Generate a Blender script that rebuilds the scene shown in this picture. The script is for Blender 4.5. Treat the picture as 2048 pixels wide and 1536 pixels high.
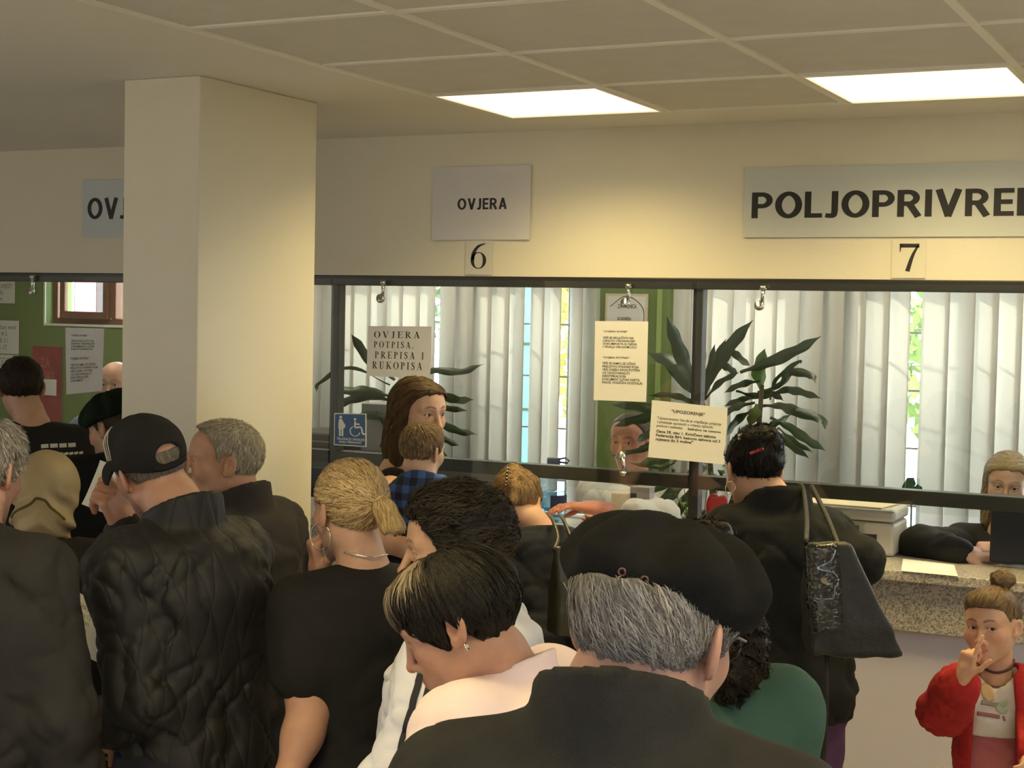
import bpy, bmesh, math, random
import numpy as np
from mathutils import Matrix, Vector
random.seed(7); RNG = np.random.default_rng(11)
for o in list(bpy.data.objects): bpy.data.objects.remove(o)
scene = bpy.context.scene
COL = scene.collection

# ---------------------------------------------------------------- camera
CAMZ = 1.95
FPX = 3080.0
R3 = np.array([[0.89416847, 0.03845707, -0.446076], [0.447242, -0.03018376, 0.89390354], [0.02091267, -0.99880428, -0.04418898]])
# R3 columns: image right, image down, view direction in world axes (X along the counter, Y towards it, Z up)
R3[:, 2] *= -1
R3[:, 2] = np.cross(R3[:, 0], R3[:, 1])
if R3[1, 2] < 0: R3[:, 2] *= -1
cam_d = bpy.data.cameras.new('camera'); cam = bpy.data.objects.new('camera', cam_d); COL.objects.link(cam)
cam_d.sensor_width = 36.0; cam_d.lens = 36.0 * FPX / 2048.0; cam_d.clip_start = 0.05; cam_d.clip_end = 200
cam.matrix_world = Matrix([[R3[0, 0], -R3[0, 1], -R3[0, 2], 0], [R3[1, 0], -R3[1, 1], -R3[1, 2], 0],
                           [R3[2, 0], -R3[2, 1], -R3[2, 2], CAMZ], [0, 0, 0, 1]])
scene.camera = cam
CAMP = np.array([0, 0, CAMZ])
def ray(px, py): return R3 @ np.array([(px - 1024) / FPX, (py - 768) / FPX, 1.0])
def at(px, py, d): return CAMP + ray(px, py) * d            # point d metres ahead of the lens
def atY(px, py, y): r = ray(px, py); return CAMP + r * (y / r[1])
def atZ(px, py, z): r = ray(px, py); return CAMP + r * ((z - CAMZ) / r[2])

# ---------------------------------------------------------------- world, exposure
scene.view_settings.view_transform = 'Standard'; scene.view_settings.look = 'None'
scene.view_settings.gamma = 1.0; scene.view_settings.use_curve_mapping = False
scene.view_settings.exposure = 0.06
scene.cycles.use_denoising = True
scene.cycles.max_bounces = 5; scene.cycles.diffuse_bounces = 3; scene.cycles.glossy_bounces = 3; scene.cycles.transparent_max_bounces = 10
scene.cycles.use_adaptive_sampling = True; scene.cycles.adaptive_threshold = 0.05
scene.cycles.sample_clamp_indirect = 6.0
scene.cycles.caustics_reflective = False; scene.cycles.caustics_refractive = False
w = bpy.data.worlds.new('sky'); scene.world = w; w.use_nodes = True
nt = w.node_tree; nt.nodes.clear()
wo = nt.nodes.new('ShaderNodeOutputWorld'); wb = nt.nodes.new('ShaderNodeBackground')
wb.inputs[0].default_value = (0.86, 0.93, 1.0, 1); wb.inputs[1].default_value = 16.0
nt.links.new(wb.outputs[0], wo.inputs[0])
sun_d = bpy.data.lights.new('sun', 'SUN'); sun_d.energy = 10.0; sun_d.angle = 0.01; sun_d.color = (1, .93, .8)
sun = bpy.data.objects.new('sun', sun_d); COL.objects.link(sun)
sun.rotation_euler = (math.radians(-38), math.radians(18), 0)
def fill_light(name, loc, rot, sx, sy, energy, col):
    d = bpy.data.lights.new(name, 'AREA'); d.shape = 'RECTANGLE'; d.size = sx; d.size_y = sy; d.energy = energy; d.color = col
    o = bpy.data.objects.new(name, d); COL.objects.link(o); o.location = loc; o.rotation_euler = rot
    return o
LAMP_COL = (1.0, 0.77, 0.31); LAMP_E = 11.5
# added area lights before solid walls, standing in for daylight from unseen hall windows
fill_light('fill_rear', (.45, -2.58, 1.6), (math.radians(90), 0, 0), 4.2, 1.7, 28, (1.0, 0.95, 0.88))
fill_light('fill_side', (-7.98, .0, 1.6), (math.radians(90), 0, math.radians(-90)), 2.2, 1.7, 48, (1.0, 0.95, 0.88))

# ---------------------------------------------------------------- helpers
def tag(o, label=None, cat=None, group=None, kind=None):
    if label: o['label'] = label
    if cat: o['category'] = cat
    if group: o['group'] = group
    if kind: o['kind'] = kind
    return o
def empty(name, loc=(0, 0, 0)):
    o = bpy.data.objects.new(name, None); COL.objects.link(o); o.location = loc; o.empty_display_size = .1
    return o
def link(name, me, mat=None, parent=None):
    o = bpy.data.objects.new(name, me); COL.objects.link(o)
    if mat is not None: me.materials.append(mat)
    if parent is not None: o.parent = parent
    return o
def root_of(parent):
    v = np.zeros(3)
    while parent is not None:
        v = v + np.array(parent.location); parent = parent.parent
    return v
def mesh_np(name, V, F, mat=None, parent=None, smooth=True, cols=None):
    V = np.asarray(V, float)
    if parent is not None: V = V - root_of(parent)
    me = bpy.data.meshes.new(name)
    if isinstance(F, np.ndarray):
        n, k = F.shape
        me.vertices.add(len(V)); me.vertices.foreach_set('co', V.astype(np.float32).ravel())
        me.loops.add(n * k); me.loops.foreach_set('vertex_index', F.astype(np.int32).ravel())
        me.polygons.add(n); me.polygons.foreach_set('loop_start', np.arange(0, n * k, k, dtype=np.int32))
        me.update(calc_edges=True)
    else:
        me.from_pydata([tuple(v) for v in V], [], F)
    if cols is not None:
        a = me.attributes.new('Col', 'FLOAT_COLOR', 'POINT')
        c = np.ones((len(V), 4), np.float32); c[:, :3] = cols
        a.data.foreach_set('color', c.ravel())
    if smooth: me.polygons.foreach_set('use_smooth', np.ones(len(me.polygons), bool))
    me.validate(); me.update()
    return link(name, me, mat, parent)
def bm_obj(name, bm, mat=None, parent=None, smooth=False):
    if parent is not None: bmesh.ops.translate(bm, vec=Vector(-root_of(parent)), verts=bm.verts)
    me = bpy.data.meshes.new(name); bm.to_mesh(me); bm.free()
    if smooth:
        for p in me.polygons: p.use_smooth = True
    return link(name, me, mat, parent)
def box_bm(lo, hi, bev=0.0, seg=2, bm=None):
    own = bm or bmesh.new()
    lo = np.array(lo, float); hi = np.array(hi, float)
    r = bmesh.ops.create_cube(own, size=1.0); vs = r['verts']
    for v in vs:
        v.co = Vector([(lo[i] + hi[i]) / 2 + v.co[i] * (hi[i] - lo[i]) for i in range(3)])
    if bev > 0:
        es = list({e for v in vs for e in v.link_edges})
        bmesh.ops.bevel(own, geom=es, offset=bev, segments=seg, affect='EDGES', profile=0.5)
    return own
def box(name, lo, hi, mat, parent=None, bev=0.0, seg=2): return bm_obj(name, box_bm(lo, hi, bev, seg), mat, parent)
def tube_np(path, r, n=8, cap=True):
    path = [np.array(p, float) for p in path]; m = len(path)
    rs = r if hasattr(r, '__len__') else [r] * m
    V = []; F = []; up = None
    for i, p in enumerate(path):
        t = path[min(i + 1, m - 1)] - path[max(i - 1, 0)]; t /= (np.linalg.norm(t) + 1e-9)
        if up is None:
            up = np.array([0, 0, 1.0]) if abs(t[2]) < .9 else np.array([1.0, 0, 0])
        a = np.cross(t, up); a /= (np.linalg.norm(a) + 1e-9); b = np.cross(a, t); up = b
        for k in range(n):
            th = 2 * math.pi * k / n
            V.append(p + rs[i] * (math.cos(th) * a + math.sin(th) * b))
    for i in range(m - 1):
        for k in range(n):
            F.append((i * n + k, i * n + (k + 1) % n, (i + 1) * n + (k + 1) % n, (i + 1) * n + k))
    if cap:
        F.append(tuple(range(n))[::-1]); F.append(tuple(range((m - 1) * n, m * n)))
    return V, F
def tube(name, path, r, mat, parent=None, n=8, cols=None):
    V, F = tube_np(path, r, n); return mesh_np(name, V, F, mat, parent)
def lathe_np(prof, n=24, c=(0, 0, 0)):
    V = []; F = []; m = len(prof)
    for r, z in prof:
        for k in range(n):
            th = 2 * math.pi * k / n; V.append((c[0] + r * math.cos(th), c[1] + r * math.sin(th), c[2] + z))
    for i in range(m - 1):
        for k in range(n): F.append((i * n + k, i * n + (k + 1) % n, (i + 1) * n + (k + 1) % n, (i + 1) * n + k))
    F.append(tuple(range(n))[::-1]); F.append(tuple(range((m - 1) * n, m * n)))
    return V, F
def spline(pts, n=8):
    P = [np.array(p, float) for p in pts]; P = [2 * P[0] - P[1]] + P + [2 * P[-1] - P[-2]]; out = []
    for i in range(1, len(P) - 2):
        for k in range(n):
            t = k / n; a, b, c, d = P[i - 1:i + 3]
            out.append(.5 * (2 * b + (c - a) * t + (2 * a - 5 * b + 4 * c - d) * t * t + (3 * b - 3 * c + d - a) * t ** 3))
    out.append(P[-2]); return out

# ---------------------------------------------------------------- materials
MATS = {}
def mat(name, col=(.8, .8, .8), rough=.6, metal=0.0, bump=0.0, bscale=80.0, var=0.0, vscale=6.0, attr=False, sss=0.0,
        spec=0.5, emit=None, estr=0.0, sheen=0.0, detail=4.0, coat=0.0):
    if name in MATS: return MATS[name]
    m = bpy.data.materials.new(name); m.use_nodes = True; n = m.node_tree; b = n.nodes['Principled BSDF']
    b.inputs['Base Color'].default_value = (*col, 1); b.inputs['Roughness'].default_value = rough; b.inputs['Metallic'].default_value = metal
    b.inputs['Specular IOR Level'].default_value = spec
    if coat: b.inputs['Coat Weight'].default_value = coat
    if sheen: b.inputs['Sheen Weight'].default_value = sheen; b.inputs['Sheen Roughness'].default_value = .5
    if sss:
        b.inputs['Subsurface Weight'].default_value = sss; b.inputs['Subsurface Radius'].default_value = (.012, .005, .003)
        b.inputs['Subsurface Scale'].default_value = 1.0
    if emit: b.inputs['Emission Color'].default_value = (*emit, 1); b.inputs['Emission Strength'].default_value = estr
    tc = n.nodes.new('ShaderNodeTexCoord')
    src = None
    if attr:
        at_ = n.nodes.new('ShaderNodeAttribute'); at_.attribute_name = 'Col'; src = at_.outputs['Color']
    if var:
        nz = n.nodes.new('ShaderNodeTexNoise'); nz.inputs['Scale'].default_value = vscale; nz.inputs['Detail'].default_value = 5
        n.links.new(tc.outputs['Object'], nz.inputs['Vector'])
        mr = n.nodes.new('ShaderNodeMapRange'); mr.inputs[1].default_value = .3; mr.inputs[2].default_value = .7
        mr.inputs[3].default_value = 1 - var; mr.inputs[4].default_value = 1 + var
        n.links.new(nz.outputs['Fac'], mr.inputs[0])
        mx = n.nodes.new('ShaderNodeMix'); mx.data_type = 'RGBA'; mx.blend_type = 'MULTIPLY'; mx.inputs[0].default_value = 1
        if src is not None: n.links.new(src, mx.inputs[6])
        else: mx.inputs[6].default_value = (*col, 1)
        n.links.new(mr.outputs[0], mx.inputs[7]); src = mx.outputs[2]
    if src is not None: n.links.new(src, b.inputs['Base Color'])
    if bump:
        nz2 = n.nodes.new('ShaderNodeTexNoise'); nz2.inputs['Scale'].default_value = bscale; nz2.inputs['Detail'].default_value = detail
        n.links.new(tc.outputs['Object'], nz2.inputs['Vector'])
        bp = n.nodes.new('ShaderNodeBump'); bp.inputs['Strength'].default_value = bump; bp.inputs['Distance'].default_value = .01
        n.links.new(nz2.outputs['Fac'], bp.inputs['Height']); n.links.new(bp.outputs[0], b.inputs['Normal'])
    MATS[name] = m; return m
def nodes_of(m): return m.node_tree.nodes, m.node_tree.links, m.node_tree.nodes['Principled BSDF']

WALL = mat('cream wall paint', (.78, .735, .60), .7, bump=.06, bscale=120, var=.015, vscale=2)
PLASTER = mat('ceiling plaster', (.82, .80, .75), .8, bump=.08, bscale=40, var=.02, vscale=1.5)
TILE = mat('ceiling tile', (.70, .68, .64), .9, bump=.15, bscale=260, var=.03, vscale=9)
GRID = mat('white grid bar', (.90, .88, .82), .5)
BLACKM = mat('black frame metal', (.022, .022, .022), .38, bump=.03, bscale=60)
CHROME = mat('brushed chrome', (.62, .62, .60), .22, 1.0)
PAPER = mat('white paper', (.80, .80, .78), .8, bump=.03, bscale=30, var=.02, vscale=12)
PAPERB = mat('blue-grey card', (.62, .68, .70), .75, var=.02, vscale=6)
INK = mat('black ink', (.018, .018, .020), .6)
GREENW = mat('green wall paint', (.135, .20, .055), .7, bump=.05, bscale=90, var=.04, vscale=3)
LOWW = mat('lavender white paint', (.66, .64, .74), .6, bump=.04, bscale=90, var=.02, vscale=2)
FLOORM = mat('floor tile', (.55, .52, .47), .35, bump=.03, bscale=20, var=.06, vscale=3)
# granite
GRAN = mat('speckled granite', (.5, .47, .4), .28)
n_, l_, b_ = nodes_of(GRAN)
tc = n_.new('ShaderNodeTexCoord'); v1 = n_.new('ShaderNodeTexVoronoi'); v1.inputs['Scale'].default_value = 210
nz = n_.new('ShaderNodeTexNoise'); nz.inputs['Scale'].default_value = 150; nz.inputs['Detail'].default_value = 3
l_.new(tc.outputs['Object'], v1.inputs['Vector']); l_.new(tc.outputs['Object'], nz.inputs['Vector'])
mxg = n_.new('ShaderNodeMix'); mxg.data_type = 'FLOAT'; mxg.inputs[0].default_value = .55
sp = n_.new('ShaderNodeSeparateColor'); l_.new(v1.outputs['Color'], sp.inputs[0]); l_.new(sp.outputs[0], mxg.inputs[2]); l_.new(nz.outputs['Fac'], mxg.inputs[3])
cr = n_.new('ShaderNodeValToRGB'); cr.color_ramp.elements[0].position = .30; cr.color_ramp.elements[0].color = (.20, .185, .165, 1)
cr.color_ramp.elements[1].position = .70; cr.color_ramp.elements[1].color = (.58, .54, .47, 1)
e = cr.color_ramp.elements.new(.42); e.color = (.34, .32, .28, 1); e = cr.color_ramp.elements.new(.55); e.color = (.50, .47, .41, 1)
l_.new(mxg.outputs[0], cr.inputs[0]); l_.new(cr.outputs[0], b_.inputs['Base Color'])
# thin window glass: clear with a mirror share that grows at grazing angles
def glass_mat(name, tint=(.97, .99, .98), ior=1.5, boost=1.0):
    m = bpy.data.materials.new(name); m.use_nodes = True; n = m.node_tree; n.nodes.clear()
    o = n.nodes.new('ShaderNodeOutputMaterial'); mx = n.nodes.new('ShaderNodeMixShader'); t = n.nodes.new('ShaderNodeBsdfTransparent')
    g = n.nodes.new('ShaderNodeBsdfGlossy'); g.inputs['Roughness'].default_value = .0; fr = n.nodes.new('ShaderNodeFresnel')
    ge = n.nodes.new('ShaderNodeNewGeometry'); mr = n.nodes.new('ShaderNodeMapRange'); mr.inputs[3].default_value = ior; mr.inputs[4].default_value = 1 / ior
    n.links.new(ge.outputs['Backfacing'], mr.inputs[0]); n.links.new(mr.outputs[0], fr.inputs[0])
    t.inputs[0].default_value = (*tint, 1); g.inputs[0].default_value = (boost, boost, boost, 1)
    n.links.new(fr.outputs[0], mx.inputs[0]); n.links.new(t.outputs[0], mx.inputs[1]); n.links.new(g.outputs[0], mx.inputs[2]); n.links.new(mx.outputs[0], o.inputs[0])
    MATS[name] = m; return m
GLASS = glass_mat('clear glass'); WGLASS = glass_mat('window glass', (.95, .97, .97))
def translucent_mat(name, col, tr=.5, rough=.8):
    m = bpy.data.materials.new(name); m.use_nodes = True; n = m.node_tree; n.nodes.clear()
    o = n.nodes.new('ShaderNodeOutputMaterial'); mx = n.nodes.new('ShaderNodeMixShader'); d = n.nodes.new('ShaderNodeBsdfDiffuse'); t = n.nodes.new('ShaderNodeBsdfTranslucent')
    d.inputs[0].default_value = (*col, 1); t.inputs[0].default_value = (*col, 1); mx.inputs[0].default_value = tr
    n.links.new(d.outputs[0], mx.inputs[1]); n.links.new(t.outputs[0], mx.inputs[2]); n.links.new(mx.outputs[0], o.inputs[0])
    MATS[name] = m; return m
SLAT = translucent_mat('woven blind fabric', (.78, .76, .72), .45)
def lamp_mat(name, col, strength):
    m = bpy.data.materials.new(name); m.use_nodes = True; n = m.node_tree; n.nodes.clear()
    o = n.nodes.new('ShaderNodeOutputMaterial'); e = n.nodes.new('ShaderNodeEmission'); e.inputs[0].default_value = (*col, 1); e.inputs[1].default_value = strength
    n.links.new(e.outputs[0], o.inputs[0]); MATS[name] = m; return m
LAMP = lamp_mat('warm lamp diffuser', (1, .85, .52), 1.9)
# ================================================================ THE ROOM
CEIL = 2.65; YW = 5.27
TX = [-2.48 + .604 * k for k in range(0, 9)]
TY = [4.905 - .598 * k for k in range(0, 13)]
def structure(o): o['kind'] = 'structure'; return o
structure(box('floor', (-8.0, -2.6, -.06), (3.2, 7.3, 0), FLOORM))
# ceiling: plaster field to the left and along the wall, tiled field to the right
ceiling = structure(box('ceiling', (-8.0, -2.6, CEIL), (TX[0] - .012, 5.6, CEIL + .15), PLASTER))
box('plaster_border', (TX[0] - .012, TY[0] + .012, CEIL), (3.2, 5.6, CEIL + .15), PLASTER, ceiling)
box('upper_slab', (TX[0] - .012, -2.6, CEIL + .12), (3.2, TY[0] + .012, CEIL + .15), PLASTER, ceiling)
ORD = ['first', 'second', 'third', 'fourth', 'fifth', 'sixth', 'seventh', 'eighth', 'ninth', 'tenth', 'eleventh']
LIGHT_CELLS = {(0, 0), (2, 0), (4, 0), (1, 5), (4, 5), (1, 9), (4, 9)}
for i, x in enumerate(TX):
    box('grid_bar', (x - .012, TY[-1], CEIL - .002), (x + .012, TY[0] + .012, CEIL + .02), GRID, ceiling)
for j, y in enumerate(TY):
    for i in range(len(TX) - 1):
        box('grid_bar', (TX[i] + .012, y - .012, CEIL - .001), (TX[i + 1] - .012, y + .012, CEIL + .02), GRID, ceiling)
tile_me = None
for i in range(len(TX) - 1):
    for j in range(len(TY) - 1):
        if (i, j) in LIGHT_CELLS: continue
        lo = (TX[i] + .008, TY[j + 1] + .008, CEIL + .004); hi = (TX[i + 1] - .008, TY[j] - .008, CEIL + .02)
        box('ceiling_tile', lo, hi, TILE, ceiling, bev=.003, seg=1)
def ceiling_light(i, j, label):
    c = ((TX[i] + TX[i + 1]) / 2, (TY[j] + TY[j + 1]) / 2, CEIL)
    t = empty('ceiling_light', c); tag(t, label, 'lamp', 'recessed ceiling light panels')
    w_ = .28
    f = bmesh.new()
    for s in (-1, 1):
        box_bm((c[0] + s * .286 - .008, c[1] - .29, CEIL - .004), (c[0] + s * .286 + .008, c[1] + .29, CEIL + .02), bm=f)
        box_bm((c[0] - .278, c[1] + s * .283 - .007, CEIL - .004), (c[0] + .278, c[1] + s * .283 + .007, CEIL + .02), bm=f)
    bm_obj('frame', f, GRID, t)
    box('diffuser', (c[0] - .278, c[1] - .276, CEIL + .001), (c[0] + .278, c[1] + .276, CEIL + .008), LAMP, t)
    d = bpy.data.lights.new('lamp_light', 'AREA'); d.shape = 'SQUARE'; d.size = .54; d.energy = LAMP_E; d.color = LAMP_COL; d.spread = math.radians(136)
    l = bpy.data.objects.new('lamp_light', d); COL.objects.link(l); l.parent = t; l.location = (0, 0, -.006)
ceiling_light(0, 0, 'glowing square ceiling light panel above the OVJERA sign and window 6')
ceiling_light(2, 0, 'glowing square ceiling light panel above the POLJOPRIVREDA sign and window 7')
for (i, j) in sorted(LIGHT_CELLS - {(0, 0), (2, 0)}):
    ceiling_light(i, j, 'unseen ceiling light panel, %s tile column from plaster, %s row from counter' % (ORD[i], ORD[j]))
# counter wall: solid header above the glazing
structure(box('wall_front', (-8.0, YW, 2.10), (3.2, YW + .16, CEIL), WALL))
structure(box('wall_left', (-8.15, -2.6, 0), (-8.0, 7.3, CEIL), WALL))
structure(box('wall_right', (3.2, -2.6, 0), (3.35, 7.3, CEIL), WALL))
rear = structure(box('wall_rear', (-8.0, -2.75, 0), (3.2, -2.6, CEIL), WALL))
structure(box('pillar', (-3.215, 3.73, 0), (-2.925, 4.355, CEIL), WALL, bev=.004, seg=2))
# counter: painted base, granite fascia, granite top
structure(box('wall_below_counter', (-8.0, 5.17, 0), (3.2, 5.30, .929), LOWW))
cnt = empty('granite_counter', (-2.4, 5.10, .93)); tag(cnt, 'long speckled grey granite service counter under the glass windows', 'counter')
box('fascia', (-8.0, 5.135, .93), (3.2, 5.30, 1.10), GRAN, cnt, bev=.003)
xs = [-8.0, -5.0, -3.455, -1.9, -.35, 1.2, 3.2]
for a, b in zip(xs[:-1], xs[1:]):
    box('worktop', (a + .001, 5.10, 1.10), (b - .001, 5.66, 1.135), GRAN, cnt, bev=.004)
# black metal glazing frame
fr = empty('glazing_frame', (-2.4, 5.30, 1.135)); tag(fr, 'black metal frame of the counter windows with top rail, posts and lower rail', 'window frame')
box('top_rail', (-8.0, 5.271, 2.060), (3.2, 5.345, 2.10), BLACKM, fr, bev=.003)
for x in (-5.9, -4.2, -3.452, -1.895, -.34, 1.22):
    box('post', (x - .019, 5.29, 1.135), (x + .019, 5.34, 2.062), BLACKM, fr, bev=.003)
for a, b in zip((-8.0, -5.9, -4.2, -3.452, -1.895, -.34, 1.22), (-5.9, -4.2, -3.452, -1.895, -.34, 1.22, 3.2)):
    box('lower_rail', (a + .019, 5.285, 1.335), (b - .019, 5.345, 1.385), BLACKM, fr, bev=.003)
PANES = [(-5.9, -4.2), (-4.2, -3.452), (-3.452, -1.905), (-1.895, -.34), (-.33, 1.22)]
where = {0: 'far left of the pillar', 1: 'behind the pillar', 2: 'at window 6', 3: 'at window 7', 4: 'right of window 7'}
for k, (a, b) in enumerate(PANES):
    box('glass_pane', (a + .004, 5.262, 1.312), (b - .004, 5.268, 2.085), GLASS, fr)
def clip(px, py, lab, low=False):
    p = atY(px, py, 5.262); t = empty('glass_clip', p); tag(t, lab, 'clip', 'chrome glass clips')
    s = -1 if low else 1
    V, F = lathe_np([(.0, 0), (.016, 0), (.018, .003), (.018, .012), (.016, .015), (0, .015)], 20)
    V = np.array(V); V = np.c_[V[:, 0], -V[:, 2], V[:, 1]] + p; mesh_np('button', V, F, CHROME, t)
    tube('arm', [p + (.008, -.008, 0), p + (.012, -.009, s * .03), p + (.014, -.012, s * .062)], .0075, CHROME, t, 10)
    tube('foot', [p + (.014, -.014, s * .055), p + (.014, -.014, s * .07)], .0125, CHROME, t, 12)
clip(763, 597, 'chrome glass clip above the OVJERA POTPISA notice')
clip(1252, 606, 'chrome glass clip above the two-paragraph notice')
clip(1520, 611, 'chrome glass clip above the dracaena at window 7')
clip(64, 582, 'chrome glass clip at the far left window')
clip(1243, 912, 'chrome glass clip standing on the lower rail beside the warning notice', True)

# ---------------------------------------------------------------- office behind the glass
YB = 7.0
structure(box('ceiling_office', (-8.0, 5.43, CEIL), (3.2, 7.3, CEIL + .15), PLASTER))
def px2x(px, py=750, y=YB): return float(atY(px, py, y)[0])
def px2z(px, py, y=YB): return float(atY(px, py, y)[2])
sill = .98; head_z = 2.42
openings = [(px2x(30, 600), px2x(260, 600), px2z(150, 648), 2.35),           # small high window
            (px2x(560), px2x(640), sill, head_z), (px2x(700), px2x(915), sill, head_z), (px2x(978), px2x(1192), sill, head_z),
            (px2x(1398), px2x(1632), sill, head_z), (px2x(1730), px2x(2230), sill, head_z), (px2x(2330), px2x(2900), sill, head_z)]
openings[0] = (px2x(92, 600), px2x(330, 600), px2z(150, 648), 2.35)
bw = bmesh.new(); x0 = -8.0
xg = px2x(560)
segs = sorted(openings)
def wall_with_holes(name, xa, xb, ops, m):
    bm = bmesh.new(); x = xa
    for (a, b, z0, z1) in ops:
        box_bm((x, YB, 0), (a, YB + .22, CEIL), bm=bm)
        box_bm((a, YB, 0), (b, YB + .22, z0), bm=bm); box_bm((a, YB, z1), (b, YB + .22, CEIL), bm=bm); x = b
    box_bm((x, YB, 0), (xb, YB + .22, CEIL), bm=bm)
    return structure(bm_obj(name, bm, m))
xsplit = px2x(520)
wall_with_holes('wall_back_green', -8.0, xsplit, [openings[0]], GREENW)
wall_with_holes('wall_back', xsplit, 3.2, openings[1:], mat('office wall paint', (.56, .54, .40), .75, bump=.05, bscale=80, var=.02))
structure(box('pillar_green', (px2x(1196, y=6.86), 6.86, 0), (px2x(1334, y=6.86), 7.0, CEIL), GREENW, bev=.004))
structure(box('trim_1', (px2x(1312, y=6.86), 6.845, 0), (px2x(1322, y=6.86), 6.86, CEIL), mat('pale green strip', (.26, .36, .12), .6), bev=.003))  # paler green strip along the column's right edge
WOOD = mat('red-brown window wood', (.17, .07, .04), .45, bump=.1, bscale=30, var=.15, vscale=8)
WHITEF = mat('white window frame', (.75, .75, .73), .45)
def window(nm, op, fm, mull, fw=.05, pane=WGLASS):
    a, b, z0, z1 = op; t = empty(nm, ((a + b) / 2, YB + .1, z0)); structure(t)
    y0, y1 = YB + .06, YB + .12
    for (lo, hi) in (((a, y0, z0), (a + fw, y1, z1)), ((b - fw, y0, z0), (b, y1, z1)), ((a + fw, y0, z0), (b - fw, y1, z0 + fw)), ((a + fw, y0, z1 - fw), (b - fw, y1, z1))):
        box('window_frame', lo, hi, fm, t, bev=.004)
    for m in mull: box('mullion', (m - fw * .6, y0 - .01, z0 + fw), (m + fw * .6, y1, z1 - fw), fm, t, bev=.004)
    ed = [a + fw] + list(mull) + [b - fw]
    for p, q in zip(ed[:-1], ed[1:]): box('pane', (p, YB + .088, z0 + fw), (q, YB + .092, z1 - fw), pane, t)
    return t
w1 = window('window_1', openings[0], WOOD, [px2x(214, 600)], .035)
box('sash', (px2x(112, 600), YB + .03, openings[0][2] + .03), (px2x(208, 600), YB + .06, openings[0][2] + .075), WOOD, w1, bev=.004)
for q in (112, 198): box('sash', (px2x(q, 600), YB + .03, openings[0][2] + .075), (px2x(q + 10, 600), YB + .06, 2.35), WOOD, w1, bev=.004)
WT = mat('white trim paint', (.70, .69, .64), .5)
box('casing', (openings[0][0] - .012, YB - .008, openings[0][2] - .014), (openings[0][1], YB, openings[0][2]), WT, w1)
box('casing', (openings[0][0] - .012, YB - .008, openings[0][2]), (openings[0][0], YB, 2.35), WT, w1)
for k, op in enumerate(openings[1:]):
    window('window_%d' % (k + 2), op, WHITEF, [(op[0] + op[1]) / 2] if op[1] - op[0] > .5 else [])
# security bars outside the windows
for k, (a, b, nm) in enumerate(((openings[2][0] - .1, openings[3][1] + .05, 'left of the green column'), (openings[4][0] - .05, openings[5][1] + .1, 'right of the green column'))):
    t = empty('window_grille', (a, YB + .26, sill)); tag(t, 'thin dark bars across the outside of the windows %s' % nm, 'grille')
    for z in np.arange(sill + .12, head_z, .27): tube('bar', [(a, YB + .26, z), (b, YB + .26, z)], .006, BLACKM, t, 6)
    for x in np.arange(a, b, .42): tube('upright', [(x, YB + .272, sill), (x, YB + .272, head_z)], .006, BLACKM, t, 6)
# sill
structure(box('trim_2', (xsplit, YB - .16, sill - .035), (px2x(1196), YB + .02, sill), WHITEF, bev=.004))
structure(box('trim_3', (px2x(1334), YB - .30, sill - .035), (3.2, YB + .02, sill), WHITEF, bev=.004))
# vertical blinds: each slat its own part
YS = 6.90
def blind(label, edges, angles):
    t = empty('vertical_blind', ((edges[0] + edges[-1]) / 2, YS, 2.48)); tag(t, label, 'blind', 'vertical blinds of the office windows')
    box('head_rail', (edges[0] - .05, YS - .02, 2.47), (edges[-1] + .05, YS + .02, 2.51), WHITEF, t, bev=.003)
    for k, (xc, wd, an) in enumerate(angles):
        V = []; n = 8; hw = wd / 2
        for z in (1.0, 2.47):
            for q in range(n + 1):
                s = -1 + 2 * q / n; u = s * hw; v = .007 * (1 - s * s)
                V.append((xc + u * math.cos(an) - v * math.sin(an), YS + u * math.sin(an) + v * math.cos(an), z))
        F = [(q, q + 1, n + 2 + q, n + 1 + q) for q in range(n)]
        o = mesh_np('slat', V, F, SLAT, t); sm = o.modifiers.new('thick', 'SOLIDIFY'); sm.thickness = .0012
        box('slat_weight', (xc - hw * .8 * abs(math.cos(an)), YS - .003, .985), (xc + hw * .8 * abs(math.cos(an)), YS + .003, 1.005), WHITEF, t)
def slats(px_list, y=YS):
    out = []
    for (a, b) in px_list:
        xa, xb = px2x(a, y=y), px2x(b, y=y); rr_ = ray((a + b) / 2, 750); app = (b - a) * (y / rr_[1]) / FPX; wd = max(.127, app * 1.02)
        an = math.atan2(rr_[0] * -1, rr_[1]) - math.acos(min(1, app / wd))
        out.append(((xa + xb) / 2, wd, an))
    return out
L = [(575, 608), (608, 641), (641, 674), (674, 706), (705, 739), (738, 771), (770, 803), (802, 837), (836, 868), (877, 908), (906, 943), (942, 980), (979, 1016), (1015, 1046), (1058, 1085), (1098, 1119), (1138, 1162), (1160, 1192)]
Rr = [(1338, 1378), (1378, 1421), (1420, 1463), (1462, 1506), (1505, 1550), (1549, 1596), (1594, 1641), (1640, 1684), (1683, 1727), (1726, 1775), (1773, 1816), (1841, 1894), (1893, 1945), (1944, 1992), (1991, 2040), (2038, 2092), (2090, 2140), (2138, 2188), (2186, 2236)]
blind('white vertical slat blind left of the green column behind window 6', (px2x(575), px2x(1192)), slats(L))
blind('white vertical slat blind right of the green column behind window 7', (px2x(1338), px2x(2236)), slats(Rr))

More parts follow.
